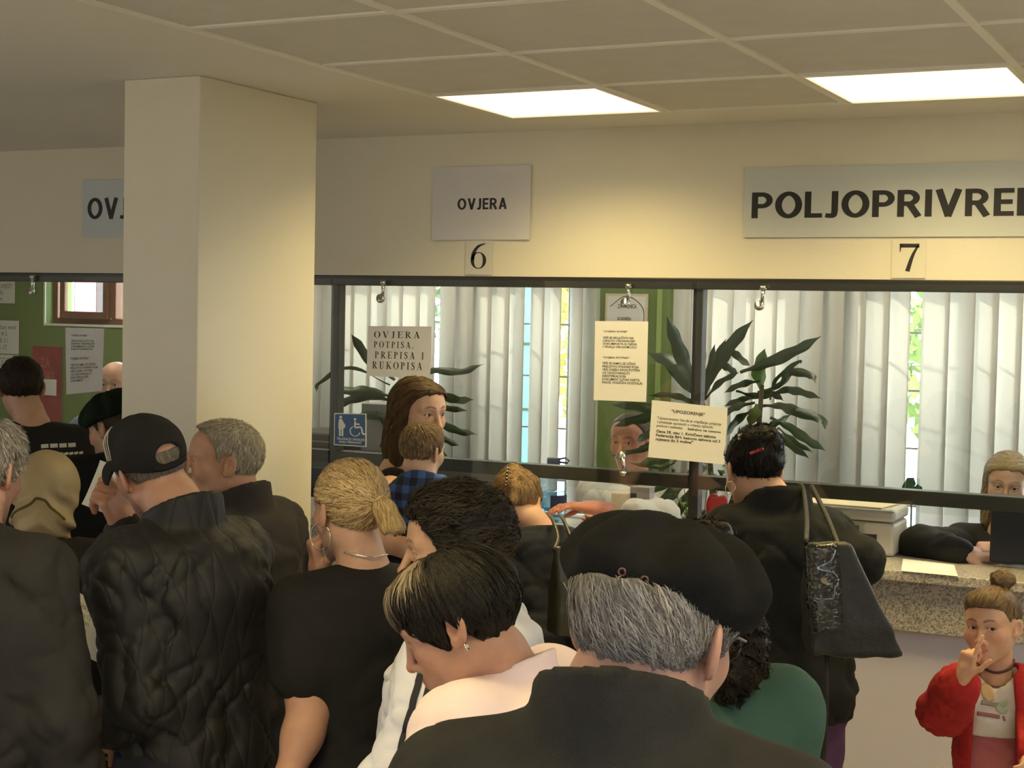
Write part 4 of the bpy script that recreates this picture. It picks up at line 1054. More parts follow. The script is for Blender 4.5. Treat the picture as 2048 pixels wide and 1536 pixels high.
ribbons(pI, curl_fn, Vc, cflow, 1800, .06, .0022, .012, (.006, .005, .004), (.035, .024, .017), parent=co, jit=.4, steps=9)

# --- man in black cap reading a sheet
pJ = person('man in black baseball cap and black quilted jacket, head bent over a sheet of paper', at(302, 938, 3.62), 40, 9, -16, hs=.98, bcy=48, sw=.176, cd=.130, wd=.155, hw=.15, skin=(.50, .28, .20), neck=at(366, 1028, 3.56), hh=.003, nr=.062,
            hopt=dict(flare=30, stubble=.3), sdrop=.025, lean=(.0, -.05),
            arms={-1: dict(el=at(290, 1390, 3.42), wr=at(225, 1450, 3.46)),
                  1: dict(el=at(330, 1200, 3.86), wr=at(256, 1062, 3.82), hd=at(232, 1010, 3.80) - at(256, 1062, 3.82), nm=-R3[:, 0] * .8 + R3[:, 2] * .5, curls=[(30, 60, 40), (55, 70, 40), (60, 70, 40), (60, 70, 40)], thumb=(.75, .25), fine=True, hs=1.05)})
QUILT = cloth('black quilted nylon', (.017, .017, .019), .6, bump=0, spec=.35)
n_, l_, b_ = nodes_of(QUILT); tc = n_.new('ShaderNodeTexCoord'); hsum = None
for ang in (40, -40):
    mp = n_.new('ShaderNodeMapping'); mp.inputs['Rotation'].default_value = (0, math.radians(ang), math.radians(-70)); l_.new(tc.outputs['Object'], mp.inputs[0])
    wv = n_.new('ShaderNodeTexWave'); wv.inputs['Scale'].default_value = 5.5; wv.inputs['Distortion'].default_value = .6; l_.new(mp.outputs[0], wv.inputs['Vector'])
    pw = n_.new('ShaderNodeMath'); pw.operation = 'POWER'; pw.inputs[1].default_value = .25; l_.new(wv.outputs['Fac'], pw.inputs[0])
    if hsum is None: hsum = pw
    else:
        mn = n_.new('ShaderNodeMath'); mn.operation = 'MINIMUM'; l_.new(hsum.outputs[0], mn.inputs[0]); l_.new(pw.outputs[0], mn.inputs[1]); hsum = mn
bp = n_.new('ShaderNodeBump'); bp.inputs['Strength'].default_value = .5; bp.inputs['Distance'].default_value = .006; l_.new(hsum.outputs[0], bp.inputs['Height']); l_.new(bp.outputs[0], b_.inputs['Normal'])
upper(pJ, 'quilted_jacket', QUILT, inf=.022, fold=.009, h=.008, collar=(.020, .026, .02, .0), seed=21., hunch=.03, hem=-.12, neckr=.006, sleeve={-1: 1.88, 1: 1.9}, sr=(.064, .058, .052, .042))
lower(pJ, 'trousers', cloth('dark navy trousers', (.016, .018, .034))); shoes(pJ)
hair(pJ, short_hair(.004, amp=.001, topcut=.04), (.20, .17, .14), (.34, .30, .25), n=900, L=.012, wdt=.0016, lift=.002)
def cap_fn(q):
    d = ell(q, (0, -.008, .040), (.088, .112, .094)); d = smin(d, ell(q, (0, .035, .085), (.068, .060, .045)), .03)
    ang = np.arctan2(q[..., 0], q[..., 1] + .008)
    d = d + .0016 * np.abs(np.sin(ang * 3)) ** .3 - .001 + .002 * vnoise(q * 25)
    zb = np.interp(q[..., 1], (-.13, -.06, .02, .12), (-.018, .010, .022, .030))
    d = smax(d, (zb - q[..., 2]), .003)
    hole = ell(q, (0, -.125, .030), (.036, .05, .026)); hole = smax(hole, .010 - q[..., 2], .002)
    return smax(d, -hole, .003)
CAPM = cloth('black cotton twill', (.017, .017, .018), bump=.3, bscale=800)
cpo = solid('cap', local(pJ, cap_fn), hw(pJ, (0, 0, .06)), (.16, .16, .16), .004, CAPM, pJ.root)
def visor_fn(q):
    r = np.hypot(q[..., 0] / .078, (q[..., 1] - .075) / .105); z = .044 - .9 * (np.abs(q[..., 0]) ** 2) / .1 - .10 * (q[..., 1] - .1)
    return smax(smax((r - 1) * .07, np.abs(q[..., 2] - z) - .0045, .002), .085 - q[..., 1], .002)
solid('visor', local(pJ, visor_fn), hw(pJ, (0, .13, .02)), (.13, .13, .09), .0035, CAPM, cpo)
surf_strip('back_strap', local(pJ, lambda q: ell(q, (0, -.008, .034), (.088, .112, .094))), [hw(pJ, (s * .05, -.11, .004)) for s in (-1, -.5, 0, .5, 1)], .013, CAPM, cpo, .0005, thick=.003)
STITCH = mat('white embroidery', (.55, .53, .48), .7)
for k in range(4):
    surf_strip('embroidery', local(pJ, cap_fn), [hw(pJ, (-.082, .040 - .012 * k, .050)), hw(pJ, (-.072, .046 - .010 * k, .085)), hw(pJ, (-.040, .052 - .006 * k, .118))], .0022, STITCH, cpo, .0008)
# --- grey-haired man beside him, in profile
pK = person('grey-haired man in dark grey jacket, in profile beside the cream pillar', at(447, 926, 4.36), 106, 0, 2, hs=.97, bcy=56, sw=.185, cd=.13, wd=.165, skin=(.54, .30, .205), neck=at(474, 992, 4.38), hh=.003, nr=.062,
            hopt=dict(brow=(.25, .2, .16), browk=.5, stubble=.22, stubcol=(.30, .25, .21), flare=26, eyeopen=.0036, lash=.4), sdrop=.02)
upper(pK, 'jacket', cloth('dark grey twill', (.038, .034, .034)), inf=.024, fold=.006, h=.0105, collar=(.008, .030, .02, .0), seed=17., neckr=.010)
lower(pK, 'trousers', JEANS); shoes(pK)
hair(pK, short_hair(.010, .003, zs=(-.080, -.075, -.055, -.030, .030, .034, .010, .055, .088, .108, .12), amp=.003), (.24, .21, .16), (.60, .54, .43), n=4200, L=.024, wdt=.0017, lift=.006, flow=lambda q: np.stack([q[:, 0] * 3, .35 + q[:, 1] * 1.5, -.25 - (q[:, 2] < .08) * .9], -1), h=.005, base=.75, jit=.35)
# --- woman in beige headscarf
pL = person('woman in beige headscarf and black jacket between the two grey-haired men on the left', at(92, 992, 4.45), 10, 10, 0, hs=.98, bcy=5, sw=.185, cd=.13, wd=.17, fem=1, skin=(.52, .33, .24), neck=at(98, 1078, 4.40), hh=.006, hopt=dict(eyes=False), sdrop=.015)
upper(pL, 'jacket', BLACKC, inf=.03, fold=.006, h=.012, seed=19., hem=-.16)
MEA = mat('brown meander skirt', (.030, .020, .014), .85)
n_, l_, b_ = nodes_of(MEA); tc = n_.new('ShaderNodeTexCoord'); mp = n_.new('ShaderNodeMapping'); mp.inputs['Rotation'].default_value = (math.radians(90), 0, 0); l_.new(tc.outputs['Object'], mp.inputs[0])
bk = n_.new('ShaderNodeTexBrick'); bk.offset = 0; bk.inputs['Scale'].default_value = 9; bk.inputs['Mortar Size'].default_value = .045; bk.inputs['Brick Width'].default_value = .6; bk.inputs['Row Height'].default_value = .6
bk.inputs['Color1'].default_value = (.030, .018, .012, 1); bk.inputs['Color2'].default_value = (.05, .022, .014, 1); bk.inputs['Mortar'].default_value = (.22, .15, .07, 1); l_.new(mp.outputs[0], bk.inputs['Vector'])
bk2 = n_.new('ShaderNodeTexBrick'); bk2.offset = 0; bk2.inputs['Scale'].default_value = 18; bk2.inputs['Mortar Size'].default_value = .06; bk2.inputs['Brick Width'].default_value = .6; bk2.inputs['Row Height'].default_value = .6
bk2.inputs['Color1'].default_value = (0, 0, 0, 1); bk2.inputs['Color2'].default_value = (.01, .005, .002, 1); bk2.inputs['Mortar'].default_value = (.10, .065, .03, 1); l_.new(mp.outputs[0], bk2.inputs['Vector'])
mxs = n_.new('ShaderNodeMix'); mxs.data_type = 'RGBA'; mxs.blend_type = 'ADD'; mxs.inputs[0].default_value = 1; l_.new(bk.outputs[0], mxs.inputs[6]); l_.new(bk2.outputs[0], mxs.inputs[7]); l_.new(mxs.outputs[2], b_.inputs['Base Color'])
lower(pL, 'skirt', MEA, skirt=.62, h=.02)
shoes(pL)
SCARF = cloth('beige satin scarf', (.40, .31, .17), .55, bump=.1, bscale=200, var=.06, vscale=18, spec=.4)
def scarf_fn(q):
    d = ell(q, (0, -.012, .030), (.100, .122, .104)); d = smin(d, ell(q, (0, -.045, -.072), (.086, .082, .060)), .05)
    d = smin(d, rc(q, (0, -.06, -.10), (0, -.075, -.15), .07, .035), .04)
    face = ell(q, (0, .10, -.02), (.058, .08, .082)); d = smax(d, -face, .01)
    d = d + .0065 * np.sin((q[..., 2] * 95 + np.abs(q[..., 0]) * 70 + vnoise(q * 14) * 2)) * np.clip((.02 - q[..., 2]) / .05, 0, 1) + .003 * vnoise(q * 22)
    return d
so = solid('headscarf', local(pL, scarf_fn), hw(pL, (0, -.02, -.02)), (.18, .18, .21), .006, SCARF, pL.root)
OLV = cloth('olive border', (.10, .085, .02), .7)
for ea, eb in (((-.092, -.09, -.064), (-.006, -.15, -.020)), ((-.006, -.15, -.020), (.080, -.12, -.066))):
    ea, eb = np.array(ea), np.array(eb); surf_strip('border', local(pL, scarf_fn), [hw(pL, ea + (eb - ea) * k / 4) for k in range(5)], .007, OLV, so, .001, n=4)
# --- grey-haired man cut by the left edge
pM = person('balding grey-haired man in grey jacket at the left edge of the picture', at(-42, 945, 3.3), -14, 12, 0, hs=.98, bcy=-14, sw=.165, cd=.130, wd=.155, hw=.15, skin=(.56, .30, .21), neck=at(-56, 1052, 3.24), hh=.004, hopt=dict(flare=30, eyes=False), sdrop=.02)
upper(pM, 'jacket', cloth('grey twill', (.032, .031, .032)), inf=.028, fold=.009, h=.011, collar=(.004, .024, .02, .0), seed=23., hem=-.30)
lower(pM, 'trousers', JEANS); shoes(pM)
def horseshoe(q):
    d = short_hair(.014, amp=.005, fr=60)(q); return smax(d, -ell(q, (0, -.005, .125), (.045, .065, .045)), .01)
hair(pM, horseshoe, (.20, .18, .16), (.62, .58, .52), n=3000, L=.03, wdt=.002, lift=.008, h=.006, jit=.6)
# --- man in black T-shirt at the far left window
pN = person('man with short dark hair in black T-shirt with white print, at the far left window', at(42, 776, 6.0), 22, 6, 0, hs=.98, bcy=12, sw=.20, cd=.125, wd=.165, skin=(.50, .30, .20), neck=at(66, 838, 5.96), hh=.005, hopt=dict(eyes=False, flare=30), sdrop=.02)
upper(pN, 'tshirt', TEE, inf=.016, sleeve=.8, fold=.004, h=.012, seed=29.)
fnN = pN.last
PRINT = mat('white shirt print', (.55, .54, .50), .8)
for row, (y0, y1) in enumerate(((893, 888), (911, 905))):
    for k in range(5 if row == 0 else 7):
        x0 = 82 + k * 18 if row == 0 else 98 + k * 10; x1 = x0 + (15 if row == 0 else 8)
        if x1 > 168: continue
        a_, b__ = hit(fnN, x0, y0 - (k * .8)), hit(fnN, x1, y1 + 4 - (k * .8))
        if a_ is None or b__ is None: continue
        surf_strip('shirt_print', fnN, [a_, (a_ + b__) / 2, b__], .016 if row == 0 else .010, PRINT, pN.root, .002, n=3)
lower(pN, 'trousers', JEANS, h=.03); shoes(pN)
hair(pN, short_hair(.008, .004, amp=.003), (.014, .010, .007), (.05, .034, .022), n=1800, L=.02, wdt=.002, lift=.004)
# --- man in dark green beret by the pillar
pO = person('man in dark green beret and black jacket, half hidden behind the pillar', at(232, 856, 5.3), 62, 14, 0, hs=.97, bcy=40, sw=.20, cd=.13, wd=.17, skin=(.50, .29, .19), neck=at(246, 906, 5.32), hh=.005, hopt=dict(flare=26, stubble=.3), sdrop=.015)
upper(pO, 'jacket', cloth('black fleece', (.014, .014, .014)), inf=.026, fold=.005, h=.012, seed=31., collar=(-.004, .022, .02, .0))
lower(pO, 'trousers', JEANS, h=.03); shoes(pO)
bO = beret_fn(tilt=-8, side=-4, seed=2.2, cz=.078)
solid('beret', local(pO, bO), hw(pO, (0, 0, .08)), (.17, .17, .13), .006, cloth('dark green felt', (.009, .017, .010), spec=.1), pO.root)
hair(pO, short_hair(.006, amp=.001, topcut=.04), (.06, .05, .04), (.16, .13, .1), n=500, L=.015, lift=.002)
# --- clerks behind the glass
SHIRT = cloth('white shirt cotton', (.70, .70, .68), .7, bump=.1, var=.03)
pP = person('bald clerk standing behind the far left window beside the pillar', at(232, 768, 8.0), 172, 6, 0, hs=.98, bcy=178, sw=.20, skin=(.58, .33, .25), hh=.005, hopt=dict(stubble=.2))
upper(pP, 'shirt', cloth('blue shirt cotton', (.16, .20, .30)), inf=.014, h=.014, seed=37.); lower(pP, 'trousers', JEANS, h=.03); shoes(pP)
pQ = person('red-faced clerk in white shirt behind window 6, half hidden by dracaena leaves', at(1262, 880, 6.5), 150, 10, 0, hs=.97, bcy=150, sw=.20, cd=.13, wd=.17, skin=(.55, .25, .18), hh=.005, hopt=dict(stubble=.25, fat=1), kind='sit', hip=.80,
            arms={1: dict(el=at(1326, 1034, 5.98), wr=at(1190, 1016, 5.82), hd=at(1130, 1010, 5.80) - at(1190, 1016, 5.82), nm=(0, 0, -1), hs=1.0)})
upper(pQ, 'shirt', SHIRT, inf=.016, h=.013, seed=41., sleeve={1: 1.42, -1: 1.9}, hem=.03); lower(pQ, 'trousers', JEANS, h=.03); shoes(pQ)
hair(pQ, short_hair(.004, amp=.001, recede=.03), (.10, .08, .07), (.2, .17, .15), n=500, L=.012)
pR = person('fair-haired clerk in black cardigan seated behind the dark monitor at window 7', at(2014, 968, 5.72), 160, 10, -4, hs=.94, bcy=168, sw=.17, cd=.12, wd=.155, fem=1, skin=(.60, .38, .30), hh=.003, neck=at(2010, 1050, 5.75), kind='sit', hip=.74, nr=.048,
            hopt=dict(brow=(.16, .10, .06), eyeopen=.0042, iris=(.10, .09, .07)), arms={1: dict(el=at(1838, 1090, 5.46), wr=at(1925, 1108, 5.30), hd=R3[:, 0] * 1 + np.array([0, -.05, .0]), nm=(0, .5, -1), curls=GRIP, fine=True),
                                                                    -1: dict(el=at(2170, 1080, 5.5), wr=at(2010, 1098, 5.32), hd=-R3[:, 0], nm=(0, .5, -1), curls=GRIP, fine=True)})
upper(pR, 'cardigan', BLACKC, inf=.018, h=.010, fold=.005, seed=43., hem=.02, neckr=.03); lower(pR, 'trousers', JEANS, h=.03); shoes(pR)
hair(pR, longhair, (.22, .15, .08), (.52, .40, .24), n=2600, L=.12, wdt=.003, lift=.003, flow=lflow, h=.006, base=.8, bounds=((-.13, -.16, -.27), (.13, .14, .16)), jit=.10, steps=8)
# --- girl in red cardigan
pS = person('small girl in red cardigan and pink skirt with a finger at her nose', at(1984, 1252, 4.3), 142, 2, 4, hs=.86, bcy=165, sw=.120, cd=.092, wd=.110, hw=.115, child=1, fem=.4, skin=(.60, .36, .24), neck=at(1990, 1334, 4.33), hh=.0026,
            scale=.66, hip=.82, hopt=dict(eyeopen=.0060, iris=(.03, .017, .010), gaze=(-.45, 1, .1), flare=30, brow=(.06, .035, .02), browk=1.0, lash=1.0), nr=.046,
            arms={1: dict(el=at(1885, 1422, 4.22), wr=at(1928, 1352, 4.06), hd=at(1940, 1300, 4.05) - at(1928, 1352, 4.06), nm=-R3[:, 1] * .2 + R3[:, 0] * 1.0 + R3[:, 2] * .6, curls=[(8, 8, 4), (66, 85, 50), (72, 88, 50), (72, 88, 50)], thumb=(.8, .1), fine=True, hs=.66),
                  -1: dict(el=at(2075, 1450, 4.3), wr=at(2052, 1520, 4.1), hs=.6, fine=True)}, sdrop=.0)
TEEW = cloth('white child tee', (.70, .68, .60), .8, bump=.1, var=.03)
upper(pS, 'tshirt', TEEW, inf=.014, sleeve=.4, fold=.002, h=.006, seed=47., neckr=.012, hem=.27)
fnS = pS.last
RED = cloth('red knit', (.40, .022, .022), .85, bump=.4, bscale=350)
def opencut(p, d):
    q = p - pS.nb; x = q @ pS.R; y = q @ pS.F; w_ = np.interp(-q[..., 2], (0, .1, .3, .6), (.045, .055, .060, .055))
    return smax(d, -smax(np.abs(x) - w_, -y, .01), .005)
upper(pS, 'cardigan', RED, inf=.026, fold=.005, h=.007, seed=53., neckr=.014, hem=-.22, cuts=opencut, sleeve={1: 1.72, -1: 1.85}, sr=(.062, .060, .058, .052))
lower(pS, 'skirt', cloth('pink jersey', (.52, .17, .20), var=.05), skirt=.34, h=.010, inf=.008, top=.30); shoes(pS)
def girlhair(q):
    d = ell(q, (0, -.014, .038), (.084, .108, .090)); d = smin(d, ell(q, (0, .045, .088), (.060, .050, .032)), .03)
    zs = np.interp(q[..., 1], (-.12, -.08, -.03, -.012, .012, .03, .055, .08, .10), (-.06, -.055, -.03, .03, .028, .02, .048, .072, .078))
    d = smax(d, (zs - q[..., 2]) * .75, .008)
    d = smin(d, ell(q, (-.02, -.055, .145), (.040, .036, .030)) + .006 * vnoise(q * 50), .012)
    return d + .003 * vnoise(q * np.array([60, 60, 30]))
hair(pS, girlhair, (.09, .055, .03), (.30, .20, .11), n=2800, L=.06, wdt=.0026, lift=.004, flow=to_point((-.02, -.05, .14)), h=.005, base=.75, jit=.2)
surf_strip('necklace', lambda p: sph(p, pS.nb, .05), [pS.nb + pS.BF @ np.array(v) for v in ((-.048, -.01, .022), (-.036, .036, .006), (0, .052, -.004), (.036, .036, .006), (.048, -.01, .022))], .006, mat('dark bead cord', (.06, .02, .02), .5), pS.root, .0, proj=False, thick=.005)
# printed picture on the tee: loose leaf-like colour patches and a line of lettering bars
PR = [mat('print green', (.42, .52, .36), .8), mat('print ochre', (.62, .42, .20), .8), mat('print grey', (.30, .28, .25), .8), mat('print plum', (.32, .14, .15), .8)]
for (x0, y0, x1, y1, wd_, mi) in ((1988, 1356, 2012, 1412, .040, 0), (1992, 1412, 2014, 1424, .026, 0), (1964, 1368, 1984, 1402, .036, 1), (1962, 1404, 1996, 1410, .013, 2), (1956, 1346, 1980, 1349, .009, 3), (1954, 1426, 2000, 1434, .011, 3), (2006, 1432, 2009, 1442, .006, 3)):
    a_, b__ = hit(fnS, x0, y0), hit(fnS, x1, y1)
    if a_ is not None and b__ is not None: surf_strip('tee_print', fnS, [a_, (a_ + b__) / 2, b__], [wd_ * .4, wd_, wd_, wd_ * .5] if mi < 2 else wd_, PR[mi], pS.root, .0012, n=5)
# --- child in pale pink, only a shoulder in view
pT = person('child in pale pink fleece, only a raised elbow showing at the bottom right', at(2050, 1700, 3.5), 40, 10, 0, hs=.8, bcy=60, sw=.11, cd=.09, wd=.105, hw=.11, child=1, scale=.62, hip=.70, hh=.008, hopt=dict(eyes=False), neck=at(2055, 1785, 3.5),
            arms={-1: dict(el=at(1886, 1546, 3.5), wr=at(1850, 1720, 3.5), hs=.55), 1: dict(el=at(2150, 1900, 3.5), wr=at(2140, 2000, 3.4), hs=.55)}, dz=.0)
upper(pT, 'fleece', cloth('pale pink fleece', (.62, .40, .38), bump=.5, bscale=300, var=.05), inf=.022, fold=.003, h=.009, seed=59.)
lower(pT, 'trousers', JEANS, h=.016); shoes(pT)
hair(pT, short_hair(.012), (.05, .03, .02), (.1, .06, .04), n=0, h=.009)
# ================================================================ SIGNS AND NOTICES
def text_np(body, bold=0.0, spacing=1.0, align='LEFT', line=1.0):
    cu = bpy.data.curves.new('txt', 'FONT'); cu.body = body; cu.size = 1.0; cu.offset = bold; cu.space_character = spacing; cu.align_x = align; cu.space_line = line
    cu.resolution_u = 3; cu.fill_mode = 'FRONT'
    ob = bpy.data.objects.new('txt', cu); COL.objects.link(ob); bpy.context.view_layer.update()
    me = bpy.data.meshes.new_from_object(ob)
    V = np.array([v.co[:] for v in me.vertices]).reshape(-1, 3); F = [tuple(p.vertices) for p in me.polygons]
    bpy.data.objects.remove(ob); bpy.data.curves.remove(cu); bpy.data.meshes.remove(me)
    return V, F
def fit(V, lo, hi, keep=False):
    """2-D glyph coordinates -> unit box -> lo..hi"""
    a = V[:, :2].min(0); b = V[:, :2].max(0); return (V[:, :2] - a) / np.maximum(b - a, 1e-9) * (np.array(hi) - np.array(lo)) + np.array(lo)
def quadmap(uv, c):
    """uv in 0..1 (v up) onto the four corners tl, tr, br, bl"""
    tl, tr, br, bl = [np.asarray(k, float) for k in c]; u = uv[:, :1]; v = uv[:, 1:2]
    return (bl * (1 - u) + br * u) * (1 - v) + (tl * (1 - u) + tr * u) * v
class Sheet: pass
def sheet(name, label, cat, corners, m, thick=.0012, group=None, out=None, parent=None, curl=0.0):
    """a thin card or paper given by its four corners tl, tr, br, bl; lettering parts sit on its front"""
    S = Sheet(); S.c = [np.asarray(k, float) for k in corners]
    n = unit(np.cross(S.c[1] - S.c[0], S.c[3] - S.c[0])); n = n if n @ (CAMP - S.c[0]) > 0 else -n
    S.n = n if out is None else unit(out)
    k = 9; V = []; 
    for side in (0, 1):
        for j in range(k):
            for i in range(k):
                uv = np.array([[i / (k - 1), j / (k - 1)]]); p = quadmap(uv, S.c)[0]
                V.append(p + S.n * (side * thick + curl * ((2 * i / (k - 1) - 1) ** 2 + .5 * (2 * j / (k - 1) - 1) ** 4)))
    F = []
    for j in range(k - 1):
        for i in range(k - 1):
            a = j * k + i; F.append((a, a + k, a + k + 1, a + 1)); b = a + k * k; F.append((b, b + 1, b + k + 1, b + k))
    rim = [j for j in range(k)] + [j * k + k - 1 for j in range(1, k)] + [(k - 1) * k + i for i in range(k - 2, -1, -1)] + [j * k for j in range(k - 2, 0, -1)]
    for q in range(len(rim)):
        a, b = rim[q], rim[(q + 1) % len(rim)]; F.append((a, b, b + k * k, a + k * k))
    S.o = mesh_np(name, V, F, m, parent, smooth=False)
    if label: tag(S.o, label, cat, group)
    S.off = thick + .0006; S.curl = curl
    return S
def put(S, name, uv, F, m=None):
    """flat lettering or print (uv in the sheet's 0..1 square) laid on the sheet"""
    P_ = quadmap(np.asarray(uv, float), S.c) + S.n * S.off + S.n[None] * (S.curl * ((2 * uv[:, :1] - 1) ** 2 + .5 * (2 * uv[:, 1:2] - 1) ** 4))
    return mesh_np(name, P_, F, m or INK, S.o, smooth=False)
def put_text(S, body, lo, hi, bold=0.0, spacing=1.0, align='LEFT', name='lettering', m=None, line=1.0):
    V, F = text_np(body, bold, spacing, align, line); return put(S, name, fit(V, lo, hi), F, m)
# serif glyphs as thick-and-thin strokes in a 0..1 square (cap height 1)
def stroke(pts, w, n=8):
    P_ = np.array(spline([(*p, 0) for p in pts], n))[:, :2] if len(pts) > 2 else np.array(pts, float); k = len(P_)
    W_ = np.interp(np.linspace(0, 1, k), np.linspace(0, 1, len(w)), w) if hasattr(w, '__len__') else np.full(k, w)
    t = np.gradient(P_, axis=0); t /= (np.linalg.norm(t, axis=1, keepdims=True) + 1e-9); s_ = np.c_[-t[:, 1], t[:, 0]]
    V = np.concatenate([P_ - s_ * W_[:, None] / 2, P_ + s_ * W_[:, None] / 2]); F = [(i, i + 1, k + i + 1, k + i) for i in range(k - 1)]
    return V, F
def arc(cx, cy, rx, ry, a0, a1, w0, w1, n=22):
    """elliptic arc whose width is w0 on verticals and w1 on horizontals"""
    a = np.radians(np.linspace(a0, a1, n)); w_ = np.sqrt((w0 * np.cos(a)) ** 2 + (w1 * np.sin(a)) ** 2)
    o = np.c_[cx + (rx) * np.cos(a), cy + ry * np.sin(a)]; i = np.c_[cx + (rx - w_) * np.cos(a), cy + (ry - w_ * .6) * np.sin(a)]
    V = np.concatenate([o, i]); return V, [(k, k + 1, n + k + 1, n + k) for k in range(n - 1)]
T_, t_ = .15, .05
def stem(x, y0=0, y1=1, w=T_): return stroke([(x, y0), (x, y1)], w)
def serif(x, y, hw_=.14): return stroke([(x - hw_, y + (t_ / 2 if y < .5 else -t_ / 2)), (x + hw_, y + (t_ / 2 if y < .5 else -t_ / 2))], t_)
GLY = {
    'O': (.82, lambda: [arc(.41, .5, .41, .52, 0, 360, .17, .06, 40)]),
    'V': (.80, lambda: [stroke([(.12, 1), (.42, 0)], .17), stroke([(.70, 1), (.42, 0)], t_), serif(.14, 1, .15), serif(.69, 1, .13)]),
    'J': (.52, lambda: [stem(.32, .15), serif(.32, 1, .18), stroke([(.32, .2), (.29, .03), (.16, -.04), (.08, .06)], [.15, .12, .06, .12])]),
    'E': (.70, lambda: [stem(.20), serif(.18, 1, .16), serif(.18, 0, .16), stroke([(.2, .975), (.64, .975)], t_), stroke([(.2, .025), (.66, .025)], t_), stroke([(.2, .5), (.48, .5)], t_), stroke([(.63, 1), (.63, .78)], t_), stroke([(.65, 0), (.65, .25)], t_), stroke([(.47, .4), (.47, .62)], t_)]),
    'R': (.80, lambda: [stem(.20), serif(.18, 1, .16), serif(.20, 0, .17), arc(.30, .745, .33, .255, -90, 90, .15, .06), stroke([(.2, .975), (.31, .975)], t_), stroke([(.2, .515), (.32, .515)], t_), stroke([(.36, .5), (.68, .03)], .15), serif(.70, 0, .11)]),
    'A': (.80, lambda: [stroke([(.13, 0), (.41, 1)], t_), stroke([(.68, 0), (.40, 1)], .17), stroke([(.22, .33), (.58, .33)], t_), serif(.13, 0, .13), serif(.68, 0, .14)]),
    'P': (.68, lambda: [stem(.20), serif(.18, 1, .16), serif(.20, 0, .17), arc(.30, .73, .33, .27, -90, 90, .15, .06), stroke([(.2, .975), (.31, .975)], t_), stroke([(.2, .485), (.32, .485)], t_)]),
    'T': (.72, lambda: [stem(.36), serif(.36, 0, .17), stroke([(.04, .975), (.68, .975)], t_), stroke([(.055, 1), (.055, .76)], t_), stroke([(.665, 1), (.665, .76)], t_)]),
    'I': (.38, lambda: [stem(.19), serif(.19, 0, .17), serif(.19, 1, .17)]),
    'S': (.60, lambda: [stroke([(.50, .80), (.42, .95), (.27, .98), (.13, .86), (.16, .68), (.32, .54), (.46, .38), (.46, .16), (.30, .02), (.14, .06), (.08, .22)], [.05, .06, .07, .12, .15, .16, .15, .12, .07, .06, .05]), stroke([(.50, 1), (.50, .72)], .04), stroke([(.08, 0), (.08, .3)], .04)]),
    'U': (.80, lambda: [stem(.20, .25), serif(.20, 1, .17), stroke([(.20, .28), (.24, .06), (.40, -.02), (.56, .06), (.62, .28)], [.15, .12, .06, .05, .05]), stem(.62, .25, 1, t_), serif(.62, 1, .13)]),
    'K': (.84, lambda: [stem(.20), serif(.18, 1, .16), serif(.18, 0, .16), stroke([(.26, .42), (.66, .98)], t_), stroke([(.36, .55), (.70, .03)], .16), serif(.66, 1, .13), serif(.72, 0, .13)]),
    ',': (.25, lambda: [stroke([(.12, .10), (.14, .0), (.05, -.14)], [.14, .10, .03])]), ' ': (.5, lambda: []),
    '6': (.62, lambda: [arc(.31, .315, .29, .335, 0, 360, .13, .055, 36), stroke([(.085, .33), (.13, .62), (.30, .88), (.56, .99)], [.13, .13, .10, .03])]),
    '7': (.66, lambda: [stroke([(.06, .93), (.62, .93)], .14), stroke([(.06, 1), (.045, .70)], [.07, .02]), stroke([(.58, .93), (.42, .55), (.28, .0)], [.06, .10, .14])]),
}
B_ = .20
def vb(x, y0=0, y1=1, w=B_): return stroke([(x, y0), (x, y1)], w)
def hb(y, x0, x1, w=.17): return stroke([(x0, y), (x1, y)], w)
SANS = {
    'O': (.84, lambda: [arc(.42, .5, .42, .515, 0, 360, .21, .27, 44)]), 'P': (.66, lambda: [vb(.10), arc(.32, .69, .34, .31, -90, 90, .20, .27), hb(.915, .1, .33), hb(.465, .1, .33)]),
    'L': (.54, lambda: [vb(.10), hb(.085, .1, .54)]), 'J': (.42, lambda: [vb(.30, .22), stroke([(.30, .26), (.27, .10), (.16, .07), (.02, .09)], [.20, .19, .17, .16])]),
    'R': (.72, lambda: [vb(.10), arc(.32, .70, .33, .30, -90, 90, .20, .27), hb(.917, .1, .33), hb(.485, .1, .33), stroke([(.36, .46), (.62, .0)], .21)]), 'I': (.20, lambda: [vb(.10)]),
    'V': (.78, lambda: [stroke([(.11, 1), (.40, 0)], .21), stroke([(.67, 1), (.38, 0)], .21)]), 'E': (.56, lambda: [vb(.10), hb(.915, .1, .56), hb(.085, .1, .56), hb(.51, .1, .52)]),
    'D': (.80, lambda: [vb(.10), arc(.28, .5, .50, .5, -90, 90, .21, .28), hb(.915, .1, .29), hb(.085, .1, .29)]), 'A': (.78, lambda: [stroke([(.11, 0), (.39, 1)], .20), stroke([(.67, 0), (.39, 1)], .20), hb(.28, .2, .58, .15)]),
}
def put_sans(S, text, lo, hi, gap=.10, thin=1.0, m=None):
    V = []; F = []; x = 0
    for ch in text:
        w_, fn = SANS[ch]
        for k, (v, f) in enumerate(fn()):
            n0 = len(V); V.extend([(p[0] + x, p[1]) for p in v]); F.append([tuple(i + n0 for i in g) for g in f])
        x += w_ + gap
    V = fit(np.array(V), lo, hi); base = S.off; root_ = None
    P_ = quadmap(V, S.c) + S.n * S.off + S.n[None] * (S.curl * ((2 * V[:, :1] - 1) ** 2 + .5 * (2 * V[:, 1:2] - 1) ** 4))
    P_ = P_ + np.concatenate([np.full((len({i for g in f for i in g}), 1), .00012 * (k % 5)) for k, f in enumerate(F)]) * S.n
    return mesh_np('lettering', P_, [g for f in F for g in f], m or INK, S.o, smooth=False)
